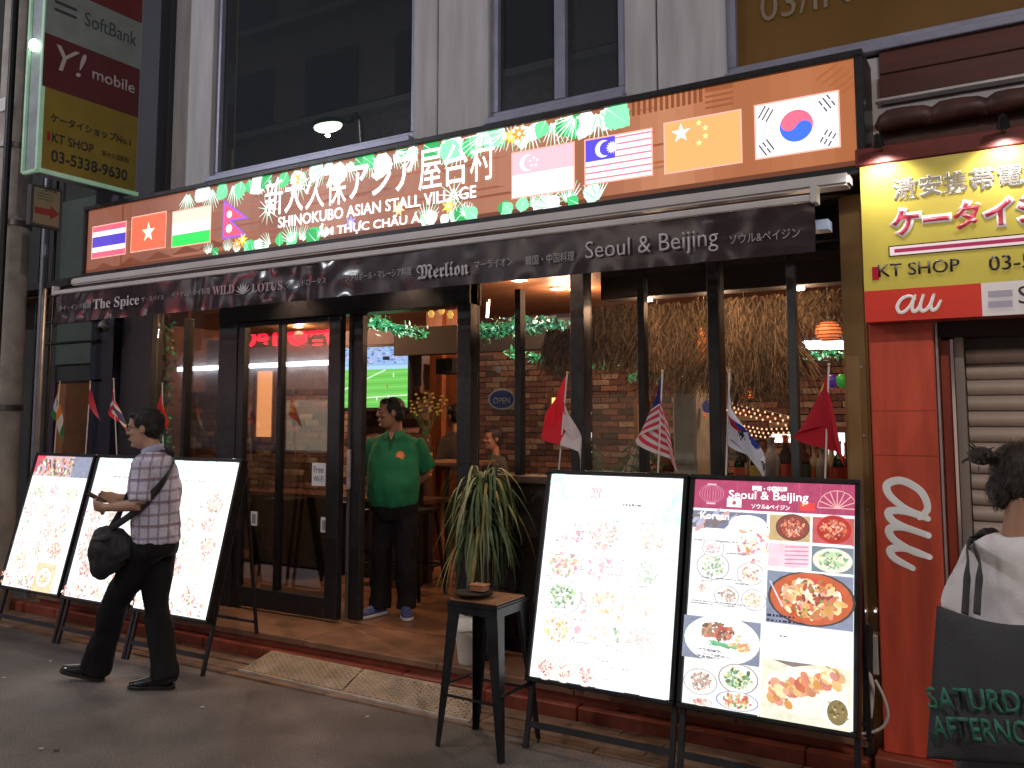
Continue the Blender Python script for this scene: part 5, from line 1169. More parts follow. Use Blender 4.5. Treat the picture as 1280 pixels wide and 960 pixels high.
# bead strings / straw fringe lit over bar (small warm fairy lights)
for nm, pts, Y_, lab in (('a', ((905, 500), (925, 505), (950, 512), (985, 520)), 6.4, 'string of warm fairy lights sloping under the straw above the Korean flag'), ('b', ((836, 405), (860, 400), (892, 404)), 6.1, 'string of gold beads above the tall orange lantern'), ('c', ((925, 530), (955, 535), (990, 534)), 6.7, 'row of small warm lamps above the bar shelf')):
    P_ = [W(x, y, Y_) for x, y in pts]; t = thing('fairy_lights', P_[0], lab, 'string lights'); G().loft(P_, [.003]*len(P_), 5, sub=3).build('wire', BLK, t); g = G()
    for k in range(34): s_ = k/33*(len(P_)-1.001); i = int(s_); c = P_[i].lerp(P_[i+1], s_-i)+Vector((0, 0, -.01-.03*(k % 3))); g.ell(c, (.007, .007, .009), 6, 4)
    g.build('bulbs', emat('fairy_bulb', (1, .55, .3), 1.6), t)['kind'] = 'stuff'
for px, py, c_, lb in ((1040, 477, (.1, .03, .3), 'purple'), (1052, 476, (.05, .4, .04), 'green'), (884, 508, (.04, .05, .3), 'blue')):
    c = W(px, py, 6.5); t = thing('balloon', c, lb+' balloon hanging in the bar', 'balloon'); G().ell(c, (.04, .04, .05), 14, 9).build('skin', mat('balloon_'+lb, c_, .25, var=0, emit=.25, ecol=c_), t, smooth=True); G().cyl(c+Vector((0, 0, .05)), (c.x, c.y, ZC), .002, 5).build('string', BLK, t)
# high table with cup, chair, behind the staff member; customers
tb = thing('high_table', (W(555, 580, 6.5).x, 6.5, ZF), 'dark high table inside right of the staff member', 'table')
TX = W(556, 580, 6.4).x; zt2 = W(556, 577, 6.4).z
G().box(TX-.26, TX+.30, 6.3, 6.8, zt2-.035, zt2).build('tabletop', mat('table_wood', (.30, .15, .08), .4, var=.2), tb, bevel=.005)
for dx, dy in ((-.22, .05), (.26, .05), (-.22, .45), (.26, .45)): G().box(TX+dx-.015, TX+dx+.015, 6.3+dy-.015, 6.3+dy+.015, ZF, zt2-.036).build('leg', BLK, tb)
cp = thing('paper_cup', (TX-.13, 6.36, zt2), 'small white cup standing on the high table', 'cup'); G().loft([(TX-.16, 6.38, zt2), (TX-.16, 6.38, zt2+.075)], [.024, .033], 16).build('body', WHT, cp, smooth='auto')
def bstool(x, y, label, h=.72):
    t = thing('bar_stool', (x, y, ZF), label, 'stool', 'dark stools inside the restaurant'); s_ = .15
    G().box(x-s_, x+s_, y-s_, y+s_, ZF+h-.03, ZF+h).build('seat', BLK2, t, bevel=.008)
    for i, j in ((-1, -1), (1, -1), (1, 1), (-1, 1)): g = G(); g.beam((x+i*s_*1.25, y+j*s_*1.25, ZF), (x+i*s_*.85, y+j*s_*.85, ZF+h-.03), .022, .022, up=(0, 1, 0)); g.build('leg', BLK2, t)
    for i, j, k, l_ in ((-1, -1, 1, -1), (1, -1, 1, 1), (1, 1, -1, 1), (-1, 1, -1, -1)): g = G(); g.beam((x+i*.172, y+j*.172, ZF+.25), (x+k*.172, y+l_*.172, ZF+.25), .014, .014); g.build('footrest', BLK2, t)
bstool(TX-.02, 6.0, 'dark bar stool under the high table right of the staff member'); bstool(TX+.05, 7.3, 'dark bar stool standing behind the high table')
bstool(-4.75, 5.9, 'dark bar stool behind the door leaf nearest its handle'); bstool(-5.5, 6.3, 'dark bar stool behind the middle of the glass door leaf'); bstool(-6.2, 6.2, 'dark bar stool behind the left edge of the glass door leaf')
lt = thing('wall_table', (-5.3, 6.5, ZF), 'long narrow table along the brick wall behind the glass door', 'table')
zt3 = W(390, 617, 6.4).z
G().box(-7.1, -4.7, 6.35, 6.75, zt3-.04, zt3).build('tabletop', mat('dark_table_wood', (.12, .06, .045), .4, var=.2), lt, bevel=.004); G().box(-7.05, -4.75, 6.5, 6.56, ZF, zt3-.041).build('panel', mat('table_front', (.045, .03, .025), .6), lt)
for x in (-6.9, -5.9, -4.9): G().box(x, x+.05, 6.38, 6.43, ZF, zt3-.041).build('leg', BLK, lt)
for k, (px, py) in enumerate(((327, 562), (333, 560), (308, 560))):
    c = W(px, py, 6.5); z0_ = zt3; t = thing('glass_tumbler', (c.x, 6.5, z0_), ['left', 'middle', 'right'][k]+' tumbler on the long table behind the glass door', 'glass', 'tumblers on the long table'); G().loft([(c.x, 6.5, z0_), (c.x, 6.5, z0_+.10)], [.028, .034], 14).build('body', mat_glass('tumbler_glass', (.8, .75, .7), 1.5), t, smooth='auto')
sp = thing('speaker', W(555, 455, 7.2), 'black loudspeaker fixed high right of the television', 'speaker'); a = W(556, 455, 7.2); G().box(a.x-.12, a.x+.10, 7.2, 7.4, a.z-.10, a.z+.06).build('cabinet', BLK, sp, bevel=.01); G().cyl((a.x-.01, 7.199, a.z-.02), (a.x-.01, 7.19, a.z-.02), .055, 18).build('cone', BLK2, sp)
# flower sprays behind the staff member
fl_ = W(535, 500, 7.0); fv_ = thing('flower_vase', (fl_.x, 7.0, 1.5), 'sprig of yellow green orchids beside the amber doorway', 'plant'); rr = random.Random(2); g = G(); g2 = G()
for k in range(7):
    an = -1.3+k*.42; L = .28; b_ = Vector((fl_.x-.02, 7.0, 1.45)); tip = b_+Vector((math.sin(an)*L, 0, .42*math.cos(an*.5))); g.loft([b_, b_.lerp(tip, .5)+Vector((0, 0, .06)), tip], [.006, .005, .003], 5, sub=3)
    for j in range(5): g2.ell(b_.lerp(tip, .55+.1*j)+Vector((rr.gauss(0, .015), 0, .05)), (.022, .01, .014), 6, 4)
g.build('stem', FG, fv_); g2.build('blossom', mat('yellow_green_petal', (.35, .30, .05), .6), fv_)
G().loft([(fl_.x-.02, 7.0, ZF), (fl_.x-.02, 7.0, 1.2), (fl_.x-.02, 7.0, 1.46)], [.09, .07, .05], 14, sub=3).build('vase', mat('tall_vase', (.06, .03, .02), .4), fv_, smooth=True)
# oval OPEN sign hung on the glass
oc = W(623, 499, YG-.03); os_ = thing('open_sign', oc, 'oval blue open sign hanging on a string behind the glass', 'sign')
fo_ = Fr((oc.x, YG+.02, oc.z)); rw = (W(640, 499, YG).x-W(606, 499, YG).x)/2; rh = W(623, 486, YG).z-oc.z
g = G(); g.prism([fo_.p(rw*math.cos(2*PI*k/36), rh*math.sin(2*PI*k/36), 0) for k in range(36)], fo_.n*.008); pl = g.build('plate', mat('cream_rim', (.62, .60, .52), .5), os_, bevel=.002)
p = Print(fo_, .0085); p.disc(0, 0, rw*.9, rh*.87, (.015, .025, .16), 36); p.disc(0, 0, rw*.84, rh*.80, (.10, .13, .32), 36); p.disc(0, 0, rw*.82, rh*.77, (.015, .025, .14), 36); p.build('face', mat_attr('painted_face', 0, .4), pl)
text('OPEN', fo_, -rw*.62, -rh*.42, rh*.6, rw*1.24, LT, pl, w=.0095, depth=.002, bold=.01)
ot = W(622, 462, YG); G().cyl((oc.x-rw*.35, YG+.012, oc.z+rh*.9), (ot.x, YG+.012, ot.z), .0025, 5).build('string', mat('twine', (.4, .25, .12), .8), os_); G().cyl((oc.x+rw*.35, YG+.012, oc.z+rh*.9), (ot.x, YG+.012, ot.z), .0025, 5).build('string', MATS['twine'], os_)
G().loft([(ot.x, YG+.006, ot.z), (ot.x, YG+.02, ot.z)], [.022, .012], 16).build('suction_cup', mat('suction_cup', (.5, .5, .45), .2), os_)
# ------------------------------------------------------------------ across the street (mirrored in the glass, plus added unseen light sources)
ob = thing('opposite_building', (-9, -5.2, 0), 'dark building across the street, seen mirrored in the shop glass', 'building')
G().box(-30, 12, -5.4, -5.2, 0, 15).build('wall', mat('opposite_wall', (.26, .24, .26), .8, var=.3), ob)
for j in range(4): G().box(-30, 12, -5.19, -4.9, 5.9+j*2.6, 6.05+j*2.6).build('ledge', mat('opposite_ledge', (.3, .3, .32), .7), ob)
for k in range(14):
    for j in range(4): G().box(-28+k*2.7, -26.4+k*2.7, -5.19, -5.13, 3.4+j*2.6, 5.0+j*2.6).build('window', emat('opposite_lit_window', (.55, .62, .70), .35) if (k*5+j*3) % 7 == 0 else mat('opposite_window', (.02, .025, .04), .2), ob)
RY = 2*YG+5.1
ns = thing('neon_sign', (-16, -5.1, 3), 'red neon lettering across the street, seen mirrored in the door glass', 'sign')
a, b, c = W(304, 436, RY), W(422, 431, RY), W(362, 405, RY)
fr2 = Fr((b.x, -5.1, 0), (-1, 0, 0)); hz = c.z-W(362, 434, RY).z
text('!唐◎ITɘC', fr2, 0, W(362, 434, RY).z, hz, b.x-a.x, emat('red_neon', (1, .004, .02), 13), ns, depth=.02, bold=.02, w=0)
tb_ = thing('shop_tube', (-18, -5.1, 2), 'long white tube lamp across the street, seen mirrored in the glass', 'lamp')
a, b = W(222, 462, RY), W(419, 453, RY); G().box(a.x, b.x, -5.12, -5.08, b.z-.05, b.z+.05).build('tube', emat('tube_white_blue', (.85, .95, 1), 18), tb_)
for X_, lb in ((-13.5, 'left'), (-6.0, 'middle'), (.5, 'right')):  # unseen emissive panels added to light the restaurant front
    t = thing('added_light', (X_, -5.0, 2.6), lb+' set of added light panels across the street behind the camera', 'shop'); G().box(X_-2.0, X_+2.0, -5.12, -5.0, 4.75, 5.55).build('fill_panel', emat('far_fill_'+lb, {'left': (.9, .75, .8), 'middle': (1, .8, .7), 'right': (1, .78, .6)}[lb], 2.0), t)
    G().box(X_-1.6, X_+1.6, -5.16, -5.1, .2, 2.1).build('window', emat('far_window_'+lb, (1, .8, .62), .25), t)
lp = Vector((-10.365, 2*4.8-11.1, 6.75)); sl = thing('street_lamp', (lp.x, lp.y-.9, 0), 'street lamp across the street, mirrored in the big upper window', 'lamp')
G().loft([(lp.x, lp.y-.9, 0), (lp.x, lp.y-.9, 6.6), (lp.x, lp.y-.5, 6.95), (lp.x, lp.y, 6.9)], [.07, .05, .035, .03], 12, sub=4).build('pole', BLK2, sl, smooth=True)
G().ell(lp+Vector((0, 0, .06)), (.34, .20, .08), 16, 8).build('lamp_head', BLK2, sl, smooth=True); G().ell(lp, (.30, .17, .10), 16, 8).build('lens', emat('street_lens', (.75, 1, .72), 26), sl, smooth=True)
l_ = bpy.data.lights.new('street_lamp_light', 'POINT'); l_.energy = 520; l_.shadow_soft_size = .04; l_.color = (.92, .93, 1); lo = bpy.data.objects.new('street_light', l_); COL.objects.link(lo)
lo.location = lp-Vector((0, 0, .16)); 
sl2 = thing('street_lamp', (3.5, -2.6, 0), 'added second street lamp across the street, out of view to the right', 'lamp'); lq = Vector((3.5, -1.7, 5.6))  # unseen lamp added to light the shop fronts from the right
G().loft([(3.5, -2.6, 0), (3.5, -2.6, 5.3), (3.5, -2.2, 5.7), lq+Vector((0, 0, .1))], [.07, .05, .035, .03], 12, sub=4).build('pole', BLK2, sl2, smooth=True); G().ell(lq+Vector((0, 0, .06)), (.2, .34, .08), 16, 8).build('lamp_head', BLK2, sl2, smooth=True); G().ell(lq, (.17, .30, .10), 16, 8).build('lens', MATS['street_lens'], sl2, smooth=True)
l_ = bpy.data.lights.new('street_lamp_light', 'POINT'); l_.energy = 520; l_.shadow_soft_size = .04; l_.color = (1, .90, .84); lo = bpy.data.objects.new('street_light', l_); COL.objects.link(lo)
lo.location = lq-Vector((0, 0, .14)); 

for X_, lb in ((-6.15, 'left of the door leaf'), (-4.85, 'over the closed door leaf'), (-3.75, 'over the open doorway'), (-2.5, 'over the plant')):
    t = thing('ceiling_spot', (X_, 4.74, 2.795), 'warm spot under the sign soffit '+lb, 'lamp', 'soffit spots under the sign')
    G().cyl((X_, 4.74, 2.799), (X_, 4.74, 2.785), .05, 18).build('ring', BAR, t); G().cyl((X_, 4.74, 2.7845), (X_, 4.74, 2.78), .036, 18).build('lens', emat('spot_lens', (1, .85, .62), 9), t)
    l_ = bpy.data.lights.new('spot', 'SPOT'); l_.energy = 32; l_.spot_size = 1.9; l_.spot_blend = .8; l_.color = (1, .66, .42); l_.shadow_soft_size = .04; lo = bpy.data.objects.new('spot_light', l_); COL.objects.link(lo); lo.location = (X_, 4.74, 2.77)
structure(G().box(GX(735), -.82, 5.15, 5.3, 2.42, ZC-.005).build('bulkhead', MATS['dark_bulkhead']))
for X_, lb in ((-2.1, 'left'), (-1.65, 'middle'), (-1.15, 'right')):  # spots added to brighten the thatch behind the right windows
    t = thing('ceiling_spot', (X_, 5.22, 2.415), lb+' spot added under the dark bulkhead to light the straw canopies', 'lamp')
    G().cyl((X_, 5.22, 2.418), (X_, 5.22, 2.40), .035, 14).build('lens', emat('spot_lens', (1, .85, .62), 9), t)
    l_ = bpy.data.lights.new('spot', 'POINT'); l_.energy = 5.5; l_.color = (1, .66, .42); l_.shadow_soft_size = .05; lo = bpy.data.objects.new('spot_light', l_); COL.objects.link(lo); lo.location = (X_, 5.24, 2.36)

garland([(203, 400), (207, 450), (203, 510), (208, 570)], 5.15, 300, .05, 'ivy hanging behind the glass at the far left of the shop front', 9, (1, 8, 0))
garland([(600, 590), (625, 583), (650, 588)], 5.2, 0, .03, 'thin vine on the inner sill', 10) if False else None
# ------------------------------------------------------------------ people
SKIN = mat('skin_tan', (.36, .19, .12), .5, var=.12, scale=14, bump=.05, bscale=200); SKIN2 = mat('skin_light', (.50, .29, .20), .5, var=.10, scale=14)
SKIN3 = mat('skin_brown', (.40, .20, .125), .5, var=.12, scale=14)
HAIR = mat('black_hair', (.008, .006, .005), .55, var=.4, scale=60, bump=.6, bscale=120, stretch=(1, 1, .15)); HAIR2 = mat('dark_brown_hair', (.018, .010, .007), .55, var=.4, scale=60, bump=.6, bscale=120, stretch=(1, 1, .15))
class Body:
    def __init__(s, base, yaw, scale=1.0):        # yaw: heading angle of "forward" in the ground plane
        s.o = Vector(base); s.f = Vector((math.cos(yaw), math.sin(yaw), 0)); s.l = Vector((-math.sin(yaw), math.cos(yaw), 0)); s.k = scale
    def __call__(s, l, f, z): return s.o+(s.l*l+s.f*f+Vector((0, 0, z)))*s.k
def hand(g, B, wrist, direc, palmn, curl=.5, side=1, k=1.0, sp=.12):
    """palm + five fingers; direc = pointing direction, palmn = palm normal, side = which edge carries the thumb"""
    d = Vector(direc).normalized(); n = Vector(palmn); n = (n-d*n.dot(d)).normalized(); s_ = d.cross(n)*side
    w_ = Vector(wrist)
    g.loft([w_-d*.02, w_+d*.015, w_+d*.05*k, w_+d*.085*k], [(.021, .024), (.028, .020), (.040, .016), (.038, .013)], 12, ref=s_, sub=2)
    for i, (off, ln) in enumerate(((.030, .068), (.010, .076), (-.010, .070), (-.029, .055))):
        p0 = w_+d*.075*k+s_*off; a = 0; pts = [p0]; ang = sp*(off*18)
        dd = (d+s_*ang*.4).normalized()
        for j, fr_ in enumerate((.45, .32, .25)):
            a += curl*(.55+.35*j)*(1+.08*i); v = dd*math.cos(a)+n*math.sin(a); pts.append(pts[-1]+v*ln*fr_*k)
        g.loft(pts, [.0095*k, .0088*k, .0080*k, .0062*k], 8, ref=s_, sub=2)
    t0 = w_+d*.02+s_*.026; t1 = t0+(d*.55+s_*.65+n*.25).normalized()*.036*k; t2 = t1+(d*.85+s_*.25+n*.45).normalized()*.030*k; t3 = t2+(d*.9+n*.5).normalized()*.022*k
    g.loft([t0, t1, t2, t3], [.013*k, .0115*k, .010*k, .0075*k], 8, ref=n, sub=2)
def head(g, c, yaw, pitch=0, k=1.0, face=True):
    R_ = Matrix.Rotation(yaw-PI/2, 3, 'Z') @ Matrix.Rotation(pitch, 3, 'X')       # local: x right(-left), y forward, z up
    P = lambda x, y, z: c+R_@(Vector((x, y, z))*k)
    rg = [(-.118, .050, .020, .020), (-.108, .046, .036, .036), (-.085, .036, .050, .056), (-.055, .022, .060, .076), (-.02, .008, .067, .088), (.02, .0, .073, .096), (.055, -.006, .073, .096), (.085, -.010, .062, .083), (.105, -.012, .042, .058), (.117, -.013, .016, .022)]
    g.loft([P(0, y, z) for z, y, a, b in rg], [(a*k, b*k) for z, y, a, b in rg], 22, ref=R_@Vector((1, 0, 0)), sub=2)
    if face:
        g.loft([P(0, .086, .030), P(0, .098, .008), P(0, .108, -.016), P(0, .103, -.027)], [.008*k, .009*k, .013*k, .010*k], 10, sub=2)
        for s_ in (-1, 1):
            g.ell(P(s_*.011, .098, -.024), (.008*k, .009*k, .007*k), 8, 6)
            g.ell(P(s_*.077, -.008, -.004), (.010*k, .020*k, .030*k), 10, 8, R_)
            g.ell(P(s_*.030, .084, .030), (.022*k, .012*k, .008*k), 10, 6, R_)          # brow
            g.ell(P(s_*.042, .062, -.022), (.020*k, .020*k, .018*k), 10, 6, R_)          # cheek
        g.ell(P(0, .092, -.055), (.021*k, .012*k, .006*k), 12, 6, R_); g.ell(P(0, .090, -.066), (.018*k, .012*k, .007*k), 12, 6, R_)
        g.ell(P(0, .078, -.098), (.020*k, .018*k, .014*k), 10, 6, R_)
    return P, R_
def face_bits(P, R_, parent, skin, k=1.0, glasses=False):
    for s_ in (-1, 1):
        G().ell(P(s_*.029, .0855, .010), (.0125*k, .008*k, .0065*k), 12, 8, R_).build('eye', mat('eye_white', (.55, .50, .48), .25, var=0), parent, smooth=True)
        G().ell(P(s_*.030, .0925, .010), (.0052*k, .002*k, .0052*k), 10, 6, R_).build('iris', mat('iris', (.015, .008, .006), .15, var=0), parent, smooth=True)
        g = G(); g.loft([P(s_*.014, .094, .028), P(s_*.030, .097, .033), P(s_*.048, .086, .028)], [.003*k, .004*k, .002*k], 6, sub=3); g.build('eyebrow', HAIR, parent, smooth=True)
    g = G(); g.loft([P(-.021, .098, -.0605), P(0, .1045, -.059), P(.021, .098, -.0605)], [.002*k, .0045*k, .002*k], 8, sub=4); g.build('lips', mat('lips', (.30, .10, .08), .45, var=.1), parent, smooth=True)
    if glasses:
        g = G()
        for s_ in (-1, 1):
            pts = [P(s_*.033+.024*math.cos(t), .108-.004*abs(math.cos(t)), .008+.016*math.sin(t)) for t in [2*PI*i/18 for i in range(19)]]; g.loft(pts, [.0018]*19, 6, ref=(0, 0, 1), cap=False)
            g.cyl(P(s_*.056, .103, .014), P(s_*.082, .0, .012), .0018, 6)
        g.cyl(P(-.009, .109, .012), P(.009, .109, .012), .0018, 6); g.build('glasses', mat('glasses_frame', (.01, .01, .012), .3, var=0), parent)
def hair(P, R_, parent, m, k=1.0, amp=.003, style='short'):
    g = G()
    g.ell(P(0, -.022, .045), (.082*k, .100*k, .086*k), 24, 14, R_); g.ell(P(0, -.045, .0), (.076*k, .072*k, .082*k), 20, 12, R_)
    g.ell(P(0, .035, .088), (.060*k, .055*k, .032*k), 16, 10, R_)
    for s_ in (-1, 1): g.ell(P(s_*.066, .012, .040), (.013*k, .034*k, .040*k), 12, 8, R_)
    if style == 'bun': g.ell(P(0, -.085, -.03), (.052*k, .045*k, .06*k), 16, 10, R_)
    h_ = remesh(g, .0055, 'hair', m, parent, amp=amp, fs=(60, 60, 22), sm=2)
    rs = random.Random(int(k*100)); vv = h_.data.vertices; vs, fs_ = [], []; dn = R_@Vector((0, -.35, -1))
    for q_ in range(700):
        v_ = vv[rs.randrange(len(vv))]; nrm = v_.normal; p0 = v_.co+nrm*.001; t_ = dn-nrm*dn.dot(nrm)+Vector((rs.gauss(0, .25), rs.gauss(0, .25), rs.gauss(0, .25)))
        t_ = (t_-nrm*t_.dot(nrm)); t_ = t_.normalized() if t_.length > .05 else Vector((0, 0, -1)); sd = t_.cross(nrm).normalized()*.0011; L = rs.uniform(.018, .040); i = len(vs)
        for j, (a_, b_, w_) in enumerate(((0, .0, 1), (.5, .005, .9), (1, .003+rs.uniform(0, .005), .3))): c_ = p0+t_*L*a_+nrm*b_; vs += [tuple(c_-sd*w_), tuple(c_+sd*w_)]
        fs_ += [(i, i+1, i+3, i+2), (i+2, i+3, i+5, i+4)]
    me = bpy.data.meshes.new('strands'); me.from_pydata(vs, [], fs_); s__ = link('hair_strands', me, m, h_); s__['kind'] = 'stuff'
def shoe(B, l, f, z, parent, m, sole_m, toe=0, k=1.0, pitch=0, dirx=None, L=.27):
    R_ = Matrix.Rotation(toe, 3, 'Z') @ Matrix.Rotation(-pitch, 3, 'X')
    ax = Matrix(((B.l.x, B.f.x, 0), (B.l.y, B.f.y, 0), (0, 0, 1)))
    c = B(l, f, z)
    T = lambda x, y, zz: c+ax@(R_@Vector((x, y, zz)))
    g = G(); rg = [(-.075, .035, .020, .028), (-.065, .045, .034, .044), (-.02, .048, .037, .050), (.04, .044, .040, .042), (.10, .034, .046, .032), (.15, .028, .044, .026), (.185, .024, .032, .021), (.202, .021, .014, .014)]
    g.loft([T(0, y, z_) for y, z_, a, b in rg], [(a, b) for y, z_, a, b in rg], 16, ref=ax@(R_@Vector((1, 0, 0))), sub=2)
    g.loft([T(0, -.03, .05), T(0, -.035, .105)], [(.040, .046), (.042, .048)], 14, ref=ax@Vector((1, 0, 0)))
    s_ = remesh(g, .006, 'shoe', m, parent, amp=.0)
    g = G(); outl = [(-.036, -.07), (-.040, -.02), (-.040, .06), (-.050, .12), (-.040, .18), (-.016, .208), (.016, .208), (.042, .18), (.050, .12), (.042, .06), (.040, -.02), (.036, -.07), (.0, -.085)]
    g.prism([T(x, y, -.002) for x, y in outl], T(0, 0, .020)-T(0, 0, -.002)); g.build('sole', sole_m, s_, bevel=.003)
    return s_, T
# ---- staff member in the doorway, hands behind the back, looking along the street
k = .950
B = Body(WZ(491, 768, ZF+.0), math.radians(-64), k)
yaw_head = math.radians(-128)
man = thing('person', B(0, 0, 0), 'staff member in a green polo shirt standing in the doorway, hands behind the back', 'person', None)
g = G(); hc = B(-.03, .040, 1.60)
g.loft([B(0, .0, .92), B(0, .02, 1.05), B(0, .02, 1.22), B(0, .0, 1.34), B(0, -.005, 1.42)], [(.16, .11), (.165, .13), (.16, .11), (.14, .085), (.06, .055)], 20, ref=B.l, sub=3)
g.loft([B(0, -.012, 1.40), B(0, .0, 1.48), B(0, .018, 1.56)], [(.062, .060), (.055, .056), (.054, .056)], 16, ref=B.l, sub=2)
P, R_ = head(g, hc, yaw_head, 0, k)
arms = {}
for s_ in (-1, 1):
    sh_, el, wr = B(s_*.175, -.01, 1.345), B(s_*.262, -.115, 1.12), B(s_*.055, -.215, .965)
    g.loft([sh_, sh_.lerp(el, .5), el], [.038, .042, .038], 12, sub=3); g.loft([el, el.lerp(wr, .35), wr], [.038, .037, .026], 12, sub=3)
    hand(g, B, wr, B.l*(-s_)*.8+Vector((0, 0, -.55)), B.f, .55, s_)
for s_ in (-1, 1): g.loft([B(s_*.09, 0, .90), B(s_*.10, .01, .5), B(s_*.10, -.01, .09)], [(.085, .09), (.055, .06), (.04, .045)], 14, ref=B.l, sub=3)
remesh(g, .0065, 'body', SKIN3, man, sm=3)
face_bits(P, R_, man, SKIN3, k); hair(P, R_, man, HAIR, k)
GREEN = mat('green_pique', (.008, .165, .072), .85, var=.18, scale=7, bump=.25, bscale=260)
g = G()
g.loft([B(0, .035, .885), B(0, .045, .94), B(0, .055, 1.04), B(0, .045, 1.16), B(0, .02, 1.28), B(0, .0, 1.38), B(0, -.01, 1.435)], [(.192, .150), (.198, .162), (.203, .168), (.200, .152), (.200, .135), (.178, .112), (.085, .075)], 26, ref=B.l, sub=4)
for s_ in (-1, 1):
    sh_, el = B(s_*.150, -.01, 1.365), B(s_*.262, -.115, 1.12)
    g.loft([sh_, sh_.lerp(el, .30), sh_.lerp(el, .88)], [.072, .080, .074], 16, sub=4)
shirt = remesh(g, .008, 'polo_shirt', GREEN, man, amp=.011, fs=(9, 9, 5), sm=3)
g = G(); g.loft([B(0, -.012, 1.425), B(0, -.005, 1.465)], [(.080, .074), (.068, .066)], 22, ref=B.l, cap=False); me = g.build('collar', GREEN, shirt, smooth=True); md = me.modifiers.new('s', 'SOLIDIFY'); md.thickness = .006
g = G(); g.loft([B(-.006, .098, 1.415), B(-.006, .132, 1.36), B(-.006, .168, 1.27)], [(.017, .006), (.016, .006), (.014, .006)], 8, ref=B.l, sub=3); g.build('placket', mat('placket_green', (.004, .07, .035), .8), shirt, smooth=True)
g = G(); g.prism([B(-.030, .085, 1.452), B(.026, .085, 1.452), B(-.004, .128, 1.385)], B.f*.014); g.build('open_neck', SKIN3, shirt)
for s_ in (-1, 1): g = G(); g.prism([B(s_*.018-.004, .108, 1.448), B(s_*.066, .072, 1.452), B(s_*.078, .090, 1.405), B(s_*.040-.004, .134, 1.388)], B.f*.010); g.build('collar', GREEN, shirt, bevel=.003, smooth='auto')
for k_ in range(2): G().ell(B(-.006, .150+.014*k_, 1.33-.035*k_), (.005, .004, .005), 8, 5).build('button', mat('button_dark', (.01, .02, .015), .3), shirt)
# orange flower emblem on the chest
n_ = (B.f+B.l*.35).normalized(); ctr = B(.075, .150, 1.265); ex = Vector((0, 0, 1)).cross(n_).normalized()
p = Print(Fr(ctr, ex, Vector((0, -.0, 1)) ), .022)
for q_ in range(7): t = 2*PI*q_/7; p.disc(.020*math.cos(t), .020*math.sin(t), .015, .015, 'e8834e', 12)
p.disc(0, 0, .018, .018, 'f0a070', 14); p.rect(-.035, -.052, .035, -.044, 'c8b090'); p.build('emblem', mat_attr('embroidery', 0, .8), shirt)
BLKT = mat('black_trouser', (.010, .010, .012), .85, var=.3, scale=6, spec=.25)
g = G(); g.loft([B(0, .03, .93), B(0, .025, .86), B(0, .005, .78)], [(.186, .148), (.190, .150), (.180, .135)], 24, ref=B.l, sub=3)
for s_ in (-1, 1): g.loft([B(s_*.092, .01, .84), B(s_*.100, .015, .60), B(s_*.105, .01, .42), B(s_*.105, -.005, .20), B(s_*.108, -.0, .05)], [(.100, .118), (.090, .105), (.080, .092), (.074, .086), (.080, .095)], 20, ref=B.l, sub=4)
remesh(g, .009, 'trousers', BLKT, man, amp=.016, fs=(10, 10, 5), sm=3)
BLU = mat('blue_trainer', (.05, .08, .24), .6, var=.4, scale=40); WSO = mat('white_sole', (.62, .60, .60), .5, var=.08)
shoe(B, -.115, .02, .002, man, BLU, WSO, toe=.60); shoe(B, .105, .02, .002, man, BLU, WSO, toe=-.30)
# ---- man walking past, plaid shirt, shoulder bag
k = 1.0
base = WZ(186, 858)
B = Body((base.x, base.y, 0), math.radians(208), k)
man = thing('person', B(0, 0, 0), 'man in glasses walking past in a plaid shirt with a black shoulder bag', 'person')
g = G(); lean = .0
hc = B(.0, .085, 1.585)
g.loft([B(0, .0, .92), B(0, -.01, 1.08), B(0, .0, 1.24), B(0, .02, 1.34), B(0, .02, 1.42)], [(.155, .105), (.145, .10), (.155, .10), (.135, .08), (.06, .05)], 20, ref=B.l, sub=3)
g.loft([B(0, .018, 1.38), B(0, .038, 1.47), B(0, .065, 1.54)], [(.060, .058), (.053, .054), (.052, .056)], 16, ref=B.l, sub=2)
P, R_ = head(g, hc, math.radians(216), -.10, k)
for s_, el, wr, hd in ((1, (.235, -.01, 1.13), (.13, .255, 1.10), (-.35, 1, .12)), (-1, (-.235, .0, 1.12), (-.06, .265, 1.145), (.35, 1, .05))):
    sh_ = B(s_*.165, .02, 1.335); el = B(*el); wr = B(*wr)
    g.loft([sh_, sh_.lerp(el, .5), el], [.038, .041, .037], 12, sub=3); g.loft([el, el.lerp(wr, .35), wr], [.038, .036, .024], 12, sub=3)
    hand(g, B, wr, B.l*hd[0]+B.f*hd[1]+Vector((0, 0, hd[2])), B.l*(-s_)+Vector((0, 0, .4)), .62, 1 if s_ == 1 else -1)
# front (left) leg forward, rear (right) leg back
toeL, toeR = WZ(112, 858), WZ(190, 864)
aL = Vector((toeL.x, toeL.y, .085)); aR = Vector((toeR.x, toeR.y, .085))
hipL, hipR = B(.085, .0, .90), B(-.085, .0, .90); kL = B(.09, .17, .50); kR = B(-.09, .02, .49)
aL = Vector((WZ(118, 851).x, WZ(118, 851).y, .09)); aR = Vector((WZ(206, 861).x, WZ(206, 861).y, .09))
kL = hipL.lerp(aL, .5)+B.f*.035; kR = hipR.lerp(aR, .5)+B.f*.045
g.loft([hipL, kL, aL], [.08, .055, .04], 14, sub=4); g.loft([hipR, kR, aR], [.08, .055, .04], 14, sub=4)
remesh(g, .0065, 'body', SKIN2, man, sm=3)
face_bits(P, R_, man, SKIN2, k, glasses=True); hair(P, R_, man, HAIR, k*1.03)
PL = mat('plaid_cotton', (.66, .65, .82), .85, var=.1, scale=5)
n = PL.node_tree.nodes; l = PL.node_tree.links; b = n["Principled BSDF"]; src = b.inputs["Base Color"].links[0].from_socket
